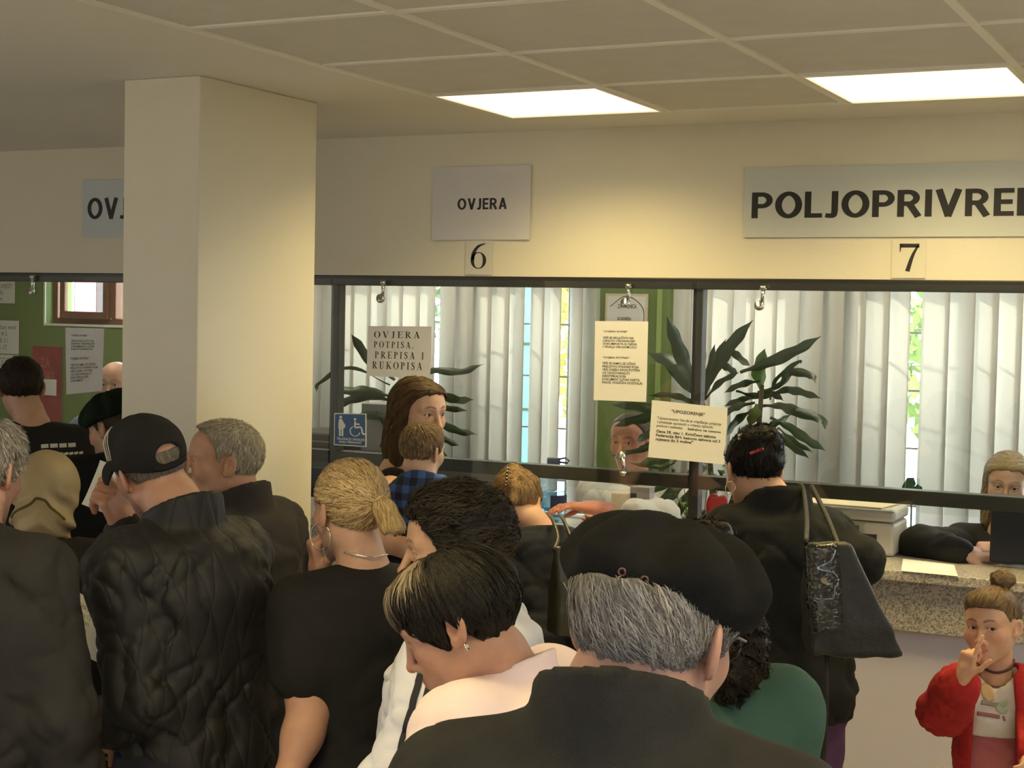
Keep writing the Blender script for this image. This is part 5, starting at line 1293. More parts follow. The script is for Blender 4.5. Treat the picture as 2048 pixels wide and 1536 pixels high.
def serif_np(text, gap=.12):
    V = []; F = []; x = 0
    for ch in text:
        w_, fn = GLY[ch]
        for v, f in fn():
            k = len(V); V.extend([(p[0] + x, p[1]) for p in v]); F.extend([tuple(i + k for i in q) for q in f])
        x += w_ + gap
    return np.array(V), F
def put_serif(S, text, lo, hi, gap=.12, name='lettering', m=None):
    V, F = serif_np(text, gap); return put(S, name, fit(V, lo, hi), F, m)
def quad_px(y, x0, y0, x1, y1): return [atY(x0, y0, y), atY(x1, y0 + (x1 - x0) * 0, y), atY(x1, y1, y), atY(x0, y1, y)]
def wall_rect(x0p, y0p, x1p, y1p, y):
    a = atY(x0p, y0p, y); b = atY(x0p, y1p, y); xr = atY(x1p, (y0p + y1p) / 2, y)[0]
    return [np.array([a[0], y, a[2]]), np.array([xr, y, a[2]]), np.array([xr, y, b[2]]), np.array([a[0], y, b[2]])]
SG = 'office signs on the wall above the windows'
CARDW = mat('off-white card', (.70, .68, .68), .75, var=.02, vscale=6)
CARDG = mat('pale grey-blue sign board', (.60, .63, .60), .7, var=.02, vscale=4)
s1 = sheet('sign', 'white paper sign reading OVJERA above window 6', 'sign', wall_rect(868, 335, 1062, 480, YW - .003), CARDW, .002, SG, curl=.004)
put_sans(s1, 'OVJERA', (.258, .405), (.762, .570), .12)
s2 = sheet('number_plate', 'small pale plate with black number 6 below the OVJERA sign', 'sign', wall_rect(932, 481, 985, 549, YW - .003), mat('clear-edged plate', (.68, .66, .58), .5), .002, 'window number plates')
put_serif(s2, '6', (.20, .17), (.78, .92))
for (u, v) in ((.08, .9), (.93, .85), (.22, .1), (.92, .2)):
    p = quadmap(np.array([[u, v]]), s2.c)[0]; solid('glue_dot', lambda q, p=p: sph(q, p + s2.n * .002, .003), p, (.006,) * 3, .0015, PAPER, s2.o, project=False)
s3 = sheet('sign', 'long pale sign board reading POLJOPRIVREDA above window 7', 'sign', wall_rect(1491, 336, 2192, 475, YW - .003), CARDG, .004, SG)
put_sans(s3, 'POLJOPRIVREDA', (.024, .255), (.955, .655), .08)
s4 = sheet('number_plate', 'small pale plate with black number 7 below the POLJOPRIVREDA sign', 'sign', wall_rect(1785, 478, 1852, 556, YW - .003), mat('cream plate', (.74, .71, .58), .6), .0015, 'window number plates')
put_serif(s4, '7', (.22, .16), (.80, .88))
s5 = sheet('sign', 'blue-grey sign board starting OV, cut off by the pillar', 'sign', wall_rect(166, 361, 372, 476, YW - .003), PAPERB, .004, SG)
put_sans(s5, 'OVJERA', (.055, .31), (.86, .70), .09)
# papers taped to the glass
YG = 5.260
NG = 'paper notices taped to the glass'
n1 = sheet('notice', 'white paper notice OVJERA POTPISA, PREPISA I RUKOPISA taped to glass above the woman', 'notice', [atY(737, 652, YG), atY(864, 653, YG), atY(861, 757, YG), atY(734, 752, YG)], PAPER, .001, NG, curl=.002)
for txt, lo, hi in (('OVJERA', (.10, .76), (.82, .90)), ('POTPISA,', (.10, .555), (.72, .70)), ('PREPISA I', (.12, .36), (.89, .50)), ('RUKOPISA', (.085, .15), (.87, .30))):
    put_serif(n1, txt, lo, hi, gap=.30)
n2 = sheet('notice', 'portrait notice on OVJERA KOPIJE and OVJERA POTPISA, on glass beside the green column', 'notice', [atY(1191, 642, YG), atY(1297, 643, YG), atY(1293, 804, YG), atY(1188, 800, YG)], PAPER, .001, NG, curl=.002)
put_text(n2, '"OVJERA KOPIJE"', (.16, .855), (.62, .882), .02)
put_text(n2, 'VRŠI SE ISKLJUČIVO NA\nOSNOVU ORIGINALNIH\nDOKUMENATA ILI NJENA\nI VIDALJU DRUGOM LICU', (.15, .655), (.80, .815), .02)
put_text(n2, '"OVJERA POTPISA"', (.16, .525), (.66, .555), .02)
put_text(n2, 'VRŠI SE SAMO UZ LIČNO\nPRISUSTVO STRANKE KOJA\nVRŠI OVJERU SVOG POTPISA\nUZ ODGOVARAJUĆI\nIDENTIFIKACIONI\nDOKUMENT (LIČNA KARTA,\nPASOŠ, VOZAČKA DOZVOLA)', (.15, .205), (.92, .495), .02)
n3 = sheet('notice', 'landscape warning notice headed UPOZORENJE on the glass above the dark-haired woman', 'notice', [atY(1305, 800, YG - .002), atY(1456, 816, YG - .002), atY(1449, 929, YG - .002), atY(1297, 914, YG - .002)], PAPER, .001, NG, curl=.003)
put_text(n3, '"UPOZORENJE"', (.27, .80), (.71, .87), .02)
put_text(n3, '"Upozoravamo Vas da je vrijeđanje, prijetnja\ni ometanje uposlenih u vršenju njihovih\nposlova i zadataka', (.085, .53), (.93, .73), .004)
put_text(n3, 'kažnjivo na osnovu', (.50, .53), (.93, .585), .02)
put_text(n3, 'člana 58. stav 1. Krivičnog zakona\nFederacije BiH, kaznom zatvora od 3\nmjeseca do 3 godine"', (.085, .29), (.93, .50), .02)
n4 = sheet('notice', 'portrait typed notice taped to the far left window', 'notice', [atY(131, 655, YG), atY(208, 657, YG), atY(204, 782, YG), atY(133, 789, YG)], PAPER, .001, NG)
put_text(n4, '"OVJERA KOPIJE"\n\nVRŠI SE ISKLJUČIVO NA\nOSNOVU ORIGINALNIH\nDOKUMENATA I LIČNE\nKARTE PODNOSIOCA', (.15, .66), (.78, .90), .006)
put_text(n4, '"OVJERA POTPISA"\n\nVRŠI SE SAMO UZ LIČNO\nPRISUSTVO STRANKE KOJA\nVRŠI OVJERU POTPISA\nUZ ODGOVARAJUĆI\nIDENTIFIKACIONI\nDOKUMENT', (.13, .18), (.88, .55), .006)
# blue priority sign
BLUE = mat('blue sign', (.015, .085, .26), .35); WHITEP = mat('white sign print', (.78, .80, .78), .5)
bs = sheet('priority_sign', 'blue priority sign with pregnant woman and wheelchair symbols on the glass', 'sign', [atY(669, 826, YG), atY(733, 827, YG), atY(733, 894, YG), atY(668, 890, YG)], WHITEP, .002)
put(bs, 'blue_field', np.array([(.03, .03), (.97, .03), (.97, .97), (.03, .97)]), [(0, 1, 2, 3)], BLUE); bs.off += .0006
def disc(cx, cy, rx, ry, n=18): return np.array([(cx + rx * math.cos(2 * math.pi * k / n), cy + ry * math.sin(2 * math.pi * k / n)) for k in range(n)]), [tuple(range(n))]
put(bs, 'pregnant_symbol', *disc(.21, .88, .045, .045), WHITEP)
put(bs, 'pregnant_symbol', np.array([(.16, .82), (.25, .82), (.30, .72), (.36, .64), (.35, .56), (.30, .53), (.30, .50), (.15, .50), (.14, .65)]), [tuple(range(9))], WHITEP)
for x in (.19, .27): put(bs, 'pregnant_symbol', np.array([(x - .03, .29), (x + .03, .29), (x + .03, .5), (x - .03, .5)]), [(0, 1, 2, 3)], WHITEP)
put(bs, 'wheelchair_symbol', *disc(.66, .82, .04, .04), WHITEP)
V, F = stroke([(.66, .76), (.67, .58), (.84, .58), (.90, .40), (.97, .38)], .05); put(bs, 'wheelchair_symbol', V, F, WHITEP)
V, F = stroke([(.67, .68), (.80, .67)], .045); put(bs, 'wheelchair_symbol', V, F, WHITEP)
V, F = arc(.66, .46, .17, .16, 110, 345, .035, .035); put(bs, 'wheelchair_symbol', V, F, WHITEP)
put_text(bs, 'TRUDNICE I INVALIDI', (.10, .17), (.95, .245), .02, m=WHITEP); put_text(bs, 'IMAJU PREDNOST', (.17, .07), (.86, .145), .02, m=WHITEP)
# framed certificate on the green column
fc = sheet('certificate', 'framed certificate hanging on the green column', 'picture', wall_rect(1213, 587, 1296, 690, 6.848), mat('light wood frame', (.62, .55, .40), .5), .012)
put(fc, 'certificate_sheet', np.array([(.05, .05), (.95, .05), (.95, .95), (.05, .95)]), [(0, 1, 2, 3)], CARDW); fc.off += .001
put_text(fc, 'ZAHVALNICA\n\nza saradnju\ni podršku', (.3, .35), (.75, .8), .01)
V, F = stroke([(.12, .75), (.50, .95), (.9, .72), (.9, .2)], .015); put(fc, 'ornament', V, F)
# papers on the green office wall at far left
for (x0, y0, x1, y1, lab) in ((-20, 562, 30, 606, 'white printed sheet pinned high on the green wall at far left'), (-25, 640, 38, 706, 'wall calendar page on the green wall, above the short-haired man'), (-25, 708, 36, 742, 'lower calendar page on the green wall, beside the short-haired man')):
    q = sheet('wall_paper', lab, 'paper', wall_rect(x0, y0, x1, y1, 6.996), CARDW, .002, 'papers on the green wall')
    put_text(q, 'mon tue wed\n1 2 3 4 5\n8 9 10 11\n15 16 17' if 'calendar' in lab else 'OBAVIJEST\no radu\nsluzbe', (.1, .12), (.9, .88), .01, m=mat('grey ink', (.2, .2, .2), .7))
rp = sheet('red_poster', 'faded red poster on the green wall behind the short-haired man', 'poster', wall_rect(66, 692, 124, 842, 6.992), mat('faded red print', (.28, .035, .04), .7, var=.25, vscale=9), .002)
put_text(rp, 'ZA\nNAS', (.25, .55), (.75, .85), .03, m=mat('dull rose ink', (.36, .10, .09), .7))
sheet('note', 'small white note stuck over the red poster on the green wall', 'paper', wall_rect(86, 758, 113, 790, 6.986), CARDW, .001)
# ================================================================ COUNTER AND OFFICE THINGS
ZT = 1.135
PLW = mat('warm white plastic', (.62, .60, .54), .45); PLD = mat('dark grey plastic', (.05, .05, .052), .45); PLN = mat('navy black plastic', (.012, .016, .026), .4)
def on_top(px, py, z=ZT): return atZ(px, py, z)
# printer
pr0 = np.array([-1.53, 5.40]); pr = empty('printer', (pr0[0] + .2, pr0[1] + .12, ZT)); tag(pr, 'off-white desktop printer with papers on its lid on the granite counter', 'printer')
x0_, x1_, y0_, y1_ = -1.59, -1.185, 5.385, 5.60
box('body', (x0_, y0_, ZT), (x1_, y1_, ZT + .118), PLW, pr, bev=.012)
box('scanner_lid', (x0_ - .006, y0_ - .012, ZT + .122), (x1_ + .004, y1_, ZT + .165), mat('grey-white lid', (.50, .50, .47), .5), pr, bev=.012)
box('paper_slot', (x0_ + .03, y0_ - .002, ZT + .05), (x1_ - .06, y0_ + .01, ZT + .075), PLD, pr)
box('control_panel', (x0_ + .02, y0_ - .035, ZT + .095), (x0_ + .24, y0_ + .005, ZT + .118), PLD, pr, bev=.004)
sheet('paper_sheet', 'cream sheets of paper lying on top of the printer lid', 'paper', [(x0_ + .04, y1_ - .01, ZT + .1665), (x1_ - .02, y1_ - .015, ZT + .167), (x1_ - .05, y0_ + .004, ZT + .1665), (x0_ + .02, y0_ + .01, ZT + .1665)], mat('cream paper', (.74, .66, .50), .8), .004, out=(0, 0, 1))
# clear card holder with a dark plug leaning on the printer
ch = empty('card_holder', (*on_top(1770, 1150)[:2], ZT)); tag(ch, 'small clear plastic holder standing in front of the printer', 'holder')
hp = np.array([-1.30, 5.30, ZT])
box('clear_box', hp + (-.028, -.015, .0), hp + (.03, .015, .125), glass_mat('clear plastic', (.90, .90, .88)), ch, bev=.003)
box('plug', hp + (-.018, -.006, .085), hp + (.012, .006, .115), PLD, ch, bev=.003)
tube('cable', [hp + (-.012, 0, .088), hp + (-.018, 0, .05), hp + (-.024, 0, .012)], .002, PLD, ch, 6)
# sheet on the counter
sheet('paper_sheet', 'white sheet of paper lying on the granite counter by the seated clerk', 'paper', [on_top(1806, 1118, ZT + .001), on_top(1908, 1130, ZT + .001), on_top(1916, 1153, ZT + .001), on_top(1802, 1142, ZT + .001)], PAPER, .001, out=(0, 0, 1))
# monitor
mp_ = atY(2060, 1060, 5.43); mo = empty('monitor', (mp_[0], 5.46, ZT)); tag(mo, 'dark monitor seen from behind on the counter in front of the seated clerk', 'monitor')
mx0 = atY(1980, 1060, 5.385)[0]; z1_ = atY(1980, 988, 5.385)[2]
box('screen_back', (mx0, 5.385, ZT + .012), (mx0 + .52, 5.42, z1_), PLN, mo, bev=.008)
box('screen_hump', (mx0 + .14, 5.365, ZT + .07), (mx0 + .38, 5.387, z1_ - .06), PLN, mo, bev=.012)
box('stand', (mx0 + .22, 5.355, ZT), (mx0 + .30, 5.387, ZT + .2), PLD, mo, bev=.004); box('foot', (mx0 + .14, 5.35, ZT), (mx0 + .38, 5.42, ZT + .011), PLD, mo, bev=.004)
# grey desk screen behind the rail, black equipment at the left
gp = sheet('desk_screen', 'low grey desk screen behind the lower rail at window 6', 'screen', [atY(868, 938, 6.2), atY(1002, 948, 6.2), atY(1002, 948, 6.2) * (1, 1, 0) + (0, 0, 1.011), atY(868, 938, 6.2) * (1, 1, 0) + (0, 0, 1.011)], mat('grey desk screen fabric', (.17, .165, .175), .85), .025)
dk = empty('office_desk', (-3.2, 6.25, 0)); tag(dk, 'office desk behind the counter', 'desk')
box('desktop', (-4.6, 5.86, .98), (-2.75, 6.55, 1.01), mat('beech laminate', (.42, .30, .17), .5), dk, bev=.003)
for x in (-4.55, -2.83): box('side_panel', (x, 5.9, 0), (x + .03, 6.5, .98), MATS['beech laminate'], dk)
be = empty('black_printer', (atY(640, 950, 6.1)[0], 6.1, 1.01)); tag(be, 'black office printer behind the glass next to the pillar', 'printer')
bx0, bx1 = atY(560, 950, 6.0)[0], atY(748, 950, 6.0)[0]
box('body', (bx0, 6.0, 1.01), (bx1, 6.36, 1.30), mat('black plastic', (.012, .012, .013), .4), be, bev=.01)
box('trim_line', (bx0, 5.996, 1.295), (bx1, 6.0, 1.302), mat('grey trim', (.28, .28, .28), .4), be)
box('document_feeder', (bx0, 6.0, 1.305), (atY(662, 950, 6.0)[0], 6.36, 1.385), PLD, be, bev=.02)
box('trim_line', (bx0, 5.996, 1.345), (atY(662, 950, 6.0)[0], 6.002, 1.350), MATS['grey trim'], be)
gb = empty('storage_box', (atY(750, 900, 6.3)[0], 6.4, 1.305)); tag(gb, 'pale grey box with dark diamond mark behind the long-haired woman', 'box')
gx0, gx1, gz = atY(722, 850, 6.12)[0], atY(792, 850, 6.12)[0], atY(722, 806, 6.12)[2]
box('carton', (gx0, 6.12, 1.303), (gx1, 6.30, gz), mat('pale grey carton', (.36, .35, .36), .7), gb, bev=.004)
V, F = stroke([(.45, .8), (.85, .35), (.6, .0)], [.05, .2, .05]); uv = fit(V, (.4, .1), (.9, .85)); q = np.c_[gx0 + uv[:, 0] * (gx1 - gx0), np.full(len(uv), 6.118), 1.303 + uv[:, 1] * (gz - 1.303)]
mesh_np('dark_mark', q, F, mat('dark wine print', (.05, .02, .03), .6), gb, smooth=False)
# water bottle
wb_ = on_top(1105, 1036, ZT); wb_ = np.array([wb_[0], min(wb_[1], 5.60), ZT]); wb_ = np.array([*atY(1105, 1030, 5.56)[:2], ZT])
bt = empty('water_bottle', wb_); tag(bt, 'large clear water bottle with blue cap and carry loop on the counter', 'bottle')
sc_ = (atY(1105, 916, 5.56)[2] - ZT) / .34; rb = .055
prof = [(rb * .9, 0), (rb, .01), (rb, .05), (rb * .94, .055), (rb, .062), (rb, .10), (rb * .94, .105), (rb, .112), (rb, .15), (rb * .94, .155), (rb, .162), (rb, .20), (rb * .96, .22), (rb * .62, .275), (.024, .30), (.022, .315)]
V, F = lathe_np([(r, z * sc_) for r, z in prof], 28, wb_); mesh_np('bottle_wall', V, F[:-1], glass_mat('clear bottle plastic', (.70, .80, .86), 1.55), bt)
V, F = lathe_np([(r * .95, z * sc_) for r, z in prof[:10]], 28, wb_ + (0, 0, .003)); mesh_np('water', V, F, glass_mat('water', (.62, .78, .84), 1.33), bt)
V, F = lathe_np([(.026, .305 * sc_), (.027, .31 * sc_), (.027, .338 * sc_), (.024, .342 * sc_)], 20, wb_); cp_ = mesh_np('cap', V, F, mat('blue cap plastic', (.012, .03, .13), .35), bt)
tube('carry_loop', [wb_ + (.02, 0, .335 * sc_), wb_ + (.05, 0, .345 * sc_), wb_ + (.068, 0, .330 * sc_), wb_ + (.06, 0, .318 * sc_), wb_ + (.025, 0, .32 * sc_)], .004, MATS['blue cap plastic'], cp_, 8)
th = np.radians(np.linspace(-75, 25, 14)); V = [wb_ + ((rb + .001) * math.cos(t), (rb + .001) * math.sin(t), z * sc_) for z in (.075, .145) for t in th]
mesh_np('label', V, [(i, i + 1, 14 + i + 1, 14 + i) for i in range(13)], mat('navy label', (.02, .03, .10), .5), bt)
# paper roll and box at window 6
rr = atY(1243, 1022, 5.61); V, F = lathe_np([(.018, .002), (.040, 0), (.042, .003), (.042, .125), (.040, .128), (.018, .126)], 28, (rr[0], 5.612, ZT))
tag(mesh_np('paper_roll', V, F, mat('tissue paper', (.74, .66, .52), .9, bump=.2, bscale=120), None), 'white paper towel roll standing on the counter at window 6', 'paper roll')
bxx = atY(1276, 1020, 5.62)[0]
cb = empty('card_box', (bxx, 5.63, ZT)); tag(cb, 'small pale carton beside the paper towel roll', 'box'); box('carton', (bxx - .028, 5.60, ZT), (bxx + .055, 5.655, ZT + .155), mat('pale mauve carton', (.46, .42, .42), .7), cb, bev=.002)
box('flap', (bxx - .024, 5.598, ZT + .10), (bxx, 5.60, ZT + .13), mat('dark print', (.06, .06, .09), .6), cb)
# glass vase with an orchid leaf on the sill
vz = np.array([*atY(1822, 1060, 6.76)[:2], .98]); vt = empty('glass_vase', (vz[0], 6.76, vz[2])); tag(vt, 'tall clear glass vase with a green leaf in front of the blind', 'vase')
vzz = max(vz[2], .98); V, F = lathe_np([(.030, 0), (.034, .01), (.034, .26), (.030, .30)], 20, (vz[0], 6.76, vz[2])); mesh_np('vase_wall', V, F[:-1], glass_mat('vase glass', (.80, .86, .86)), vt)
# ================================================================ PLANTS
LEAFM = mat('dracaena leaf', (.030, .060, .020), .38, bump=.15, bscale=60, var=.25, vscale=12, spec=.5)
LEAFL = mat('young leaf', (.10, .19, .035), .4, bump=.15, bscale=60, var=.2, vscale=12)
STEMM = mat('woody stem', (.10, .075, .045), .8, bump=.4, bscale=60)
def leaf(parent, pts, wpx, y, m=LEAFM, twist=.5, dy=(0, 0, 0)):
    """a strap leaf through three or more picture points at depth y (+dy along its length)"""
    k = len(pts); W3 = [atY(p[0], p[1], y + np.interp(i / (k - 1), (0, .5, 1), dy)) for i, p in enumerate(pts)]
    C = np.array(spline(W3, 7)); n = len(C); t = np.gradient(C, axis=0); t /= np.linalg.norm(t, axis=1, keepdims=True)
    view = R3[:, 2]; s_ = np.cross(t, view); s_ /= (np.linalg.norm(s_, axis=1, keepdims=True) + 1e-9); d_ = np.cross(s_, t)
    wv = wpx * y / .93 / FPX; prof = np.interp(np.linspace(0, 1, n), (0, .12, .45, .8, .95, 1), (.18, .35, 1, .75, .22, .02)) * wv / 2
    rows = []
    for c, z in ((-1, .22), (-.5, .06), (0, -.12), (.5, .06), (1, .22)):
        a = twist * .6; rows.append(C + (s_ * math.cos(a) + d_ * math.sin(a)) * (prof * c)[:, None] + d_ * (prof * z)[:, None] + s_ * (.0022 * np.sin(np.arange(n) * 1.1 + c) * (abs(c) > .8))[:, None])
    V = np.stack(rows, 1).reshape(-1, 3); F = np.array([(i * 5 + j, i * 5 + j + 1, i * 5 + j + 6, i * 5 + j + 5) for i in range(n - 1) for j in range(4)])
    return mesh_np('leaf', V, F, m, parent)
def pot(parent, c, r, h, m):
    V, F = lathe_np([(r * .75, 0), (r * .78, .01)] + [(r * (.78 + .22 * k / 12) + (.004 if k % 2 else 0), .01 + (h - .03) * k / 12) for k in range(13)] + [(r * 1.08, h - .015), (r * 1.08, h), (r * .95, h), (r * .93, h - .03)], 28, c)
    mesh_np('pot', V, F, m, parent)
YP = 5.92
plR = empty('dracaena', (*atY(1440, 1000, YP)[:2], ZT - .125)); tag(plR, 'large dracaena with two leafy crowns behind the warning notice', 'plant', 'dracaena plants behind the glass')
pc = atY(1440, 1000, YP); pot(plR, (pc[0], YP, 1.01), .11, .16, mat('black ribbed pot', (.016, .016, .017), .5))
dk2 = empty('office_desk', (-1.9, 6.25, 0)); tag(dk2, 'office desk carrying the large dracaena behind the counter', 'desk'); box('desktop', (-2.06, 5.74, .98), (-1.5, 6.4, 1.01), MATS['beech laminate'], dk2, bev=.003)
for x in (-2.04, -1.55): box('side_panel', (x, 5.78, 0), (x + .03, 6.36, .98), MATS['beech laminate'], dk2)
tube('stem', [(pc[0] - .02, YP, 1.12), atY(1420, 920, YP), atY(1405, 800, YP)], [.014, .011, .009], STEMM, plR)
tube('stem', [(pc[0] + .02, YP, 1.12), atY(1490, 930, YP), atY(1518, 850, YP), atY(1524, 770, YP)], [.015, .012, .011, .009], STEMM, plR)
for pts, wp, m_ in (([(1400, 800), (1372, 735), (1355, 690), (1333, 632)], 34, LEAFM), ([(1405, 800), (1425, 745), (1462, 690), (1506, 640)], 30, LEAFM), ([(1403, 805), (1402, 750), (1409, 680)], 17, LEAFM), ([(1406, 800), (1418, 745), (1430, 688)], 16, LEAFM),
                    ([(1408, 800), (1425, 740), (1452, 678)], 20, LEAFM), ([(1452, 690), (1475, 712), (1500, 732)], 16, LEAFM), ([(1400, 800), (1372, 765), (1340, 725), (1294, 704)], 34, LEAFM), ([(1395, 815), (1375, 800), (1340, 790), (1294, 791)], 13, LEAFM),
                    ([(1410, 800), (1440, 765), (1478, 745)], 14, LEAFM), ([(1432, 728), (1455, 735), (1476, 748)], 15, LEAFM),
                    ([(1524, 782), (1518, 745), (1530, 697)], 30, LEAFL), ([(1480, 745), (1530, 728), (1590, 702), (1643, 672)], 24, LEAFM), ([(1515, 785), (1560, 770), (1580, 745), (1620, 750), (1632, 765)], 18, LEAFM), ([(1535, 790), (1572, 780), (1605, 785), (1645, 798)], 17, LEAFM),
                    ([(1520, 762), (1485, 768), (1448, 785)], 14, LEAFM), ([(1472, 782), (1510, 792), (1545, 788), (1568, 802)], 16, LEAFM), ([(1515, 795), (1480, 800), (1448, 812)], 12, LEAFM), ([(1510, 805), (1470, 815), (1440, 838)], 16, LEAFM),
                    ([(1525, 812), (1560, 812), (1590, 822), (1640, 838), (1652, 858)], 24, LEAFM), ([(1540, 835), (1580, 855), (1615, 880), (1653, 902)], 20, LEAFM), ([(1545, 860), (1575, 885), (1618, 917)], 17, LEAFM), ([(1520, 862), (1550, 848), (1582, 830)], 15, LEAFM),
                    ([(1514, 808), (1510, 828), (1498, 852)], 26, LEAFL), ([(1555, 855), (1585, 880), (1625, 905)], 12, LEAFM), ([(1505, 820), (1475, 840), (1452, 872)], 18, LEAFM), ([(1540, 800), (1552, 760), (1595, 725), (1602, 728)], 10, LEAFM)):
    leaf(plR, pts, wp, YP + random.uniform(-.05, .05), m_, random.uniform(-.7, .7), (0, random.uniform(-.06, .06), random.uniform(-.1, .1)))
for pts, wp in (([(1330, 830), (1290, 815), (1222, 808)], 22), ([(1330, 835), (1280, 838), (1228, 852)], 20), ([(1340, 850), (1300, 868), (1272, 882)], 18), ([(1340, 870), (1300, 890), (1270, 905)], 16), ([(1340, 880), (1280, 900), (1222, 912)], 12), ([(1360, 905), (1320, 918), (1276, 928)], 22), ([(1370, 960), (1320, 975), (1266, 1005)], 14),
                ([(1375, 965), (1340, 990), (1302, 1035)], 26), ([(1385, 970), (1365, 1010), (1340, 1060)], 20), ([(1350, 925), (1320, 935), (1258, 925)], 10), ([(1395, 930), (1380, 950), (1350, 965)], 18)):
    leaf(plR, pts, wp, YP - .12 + random.uniform(-.05, .05), LEAFM, random.uniform(-.7, .7), (0, random.uniform(-.05, .05), random.uniform(-.08, .08)))
YL = 5.99
plL = empty('dracaena', (*atY(800, 960, YL)[:2], 1.01)); tag(plL, 'dracaena behind the long-haired woman and the OVJERA POTPISA notice', 'plant', 'dracaena plants behind the glass')
pc = atY(812, 960, YL); pot(plL, (pc[0], YL, 1.01), .09, .14, MATS['black ribbed pot']); tube('stem', [(pc[0], YL, 1.1), atY(812, 880, YL), atY(815, 760, YL), atY(812, 730, YL)], [.013, .011, .010, .008], STEMM, plL)
for pts, wp in (([(790, 760), (735, 715), (703, 668)], 24), ([(800, 770), (865, 742), (920, 744), (968, 728)], 18), ([(790, 795), (740, 782), (700, 782), (664, 778)], 24), ([(790, 805), (745, 792), (700, 800), (668, 818)], 22), ([(830, 785), (880, 790), (915, 800), (948, 799)], 20),
                ([(835, 815), (880, 815), (935, 822)], 16), ([(835, 845), (880, 848), (915, 862), (955, 869)], 18), ([(840, 870), (885, 878), (918, 892)], 15), ([(840, 895), (870, 902), (895, 913)], 14), ([(800, 850), (735, 830), (690, 850)], 18), ([(780, 770), (700, 735), (640, 765), (632, 785)], 10), ([(812, 745), (820, 700), (808, 660)], 18), ([(812, 745), (795, 705), (770, 680)], 16)):
    leaf(plL, pts, wp, YL + random.uniform(-.05, .05), LEAFM, random.uniform(-.7, .7), (0, random.uniform(-.06, .06), random.uniform(-.1, .1)))
# ivy with a red heart
IVY = mat('ivy leaf', (.035, .085, .022), .45, var=.3, vscale=20); IVYL = mat('pale ivy leaf', (.20, .30, .08), .5, var=.25, vscale=20)
iv = empty('ivy_plant', (*atY(1405, 1060, 5.52)[:2], ZT)); tag(iv, 'potted ivy with pale variegated leaves on the counter below the warning notice', 'plant')
pc = atY(1408, 1080, 5.52); pot(iv, (pc[0], 5.52, ZT), .065, .085, mat('grey-green pot', (.10, .11, .09), .7))
star = [(0, -.1), (.28, -.38), (.34, -.05), (.62, .05), (.36, .25), (.22, .55), (0, 1.0), (-.22, .55), (-.36, .25), (-.62, .05), (-.34, -.05), (-.28, -.38)]
for k in range(46):
    lower_ = k < 20
    px = random.gauss(1395, 16) if lower_ else random.uniform(1335, 1452); py = random.gauss(1020, 20) if lower_ else random.gauss(945, 22)
    if not lower_ and py > 985: continue
    c = atY(px, py, 5.47 + random.uniform(-.03, .06)); r_ = random.uniform(.016, .028); ax = rotz(random.uniform(-.8, .8)) @ rotx(random.uniform(-.9, .5)) @ roty(random.uniform(0, 6.28))
    V = [c] + [c + ax @ np.array([p[0] * r_, .15 * r_ * (abs(p[0]) * 2), p[1] * r_]) for p in star]
    mesh_np('leaf', V, [(0, i + 1, (i + 1) % len(star) + 1) for i in range(len(star))], IVYL if lower_ and random.random() < .55 else IVY, iv, smooth=False)
for k in range(6):
    a = atY(1395 + 8 * k - 20, 1040, 5.52); b = atY(1345 + 20 * k, 950 + random.uniform(-15, 20), 5.50); tube('vine', [a, (a + b) / 2 + (0, -.02, .01), b], .0015, STEMM, iv, 5)
hc = atY(1432, 1016, 5.44); hu = R3[:, 0] * math.cos(.25) + R3[:, 1] * math.sin(.25); hv = np.cross(hu, R3[:, 2]); hv = hv if hv[2] > 0 else -hv
def heart(p):
    q = p - hc; x = q @ hu / .042; y = q @ hv / .055; z = q @ R3[:, 2]
    yy = y - .55 * np.sqrt(np.abs(x) + .02) + .25
    return smax((np.sqrt(x * x + yy * yy) - .95) * .026, np.abs(z) - .006, .006)
ht = empty('red_heart', hc - (0, 0, .12)); tag(ht, 'red heart-shaped ornament on a pick in the ivy pot', 'ornament'); solid('heart', heart, hc, (.075, .05, .09), .004, mat('red satin', (.38, .015, .015), .35), ht); tube('pick', [hc - (0, -.01, .12), hc - (0, -.006, .03)], .002, STEMM, ht, 6)
leaf(vt, [(1824, 1010), (1818, 975), (1828, 955)], 24, 6.76, mat('orchid leaf', (.04, .11, .05), .4)); leaf(vt, [(1822, 1010), (1835, 985), (1836, 968)], 18, 6.76, MATS['orchid leaf'])
tube('stalk', [(vz[0], 6.76, .99), atY(1823, 1000, 6.76)], .004, MATS['orchid leaf'], vt, 6)
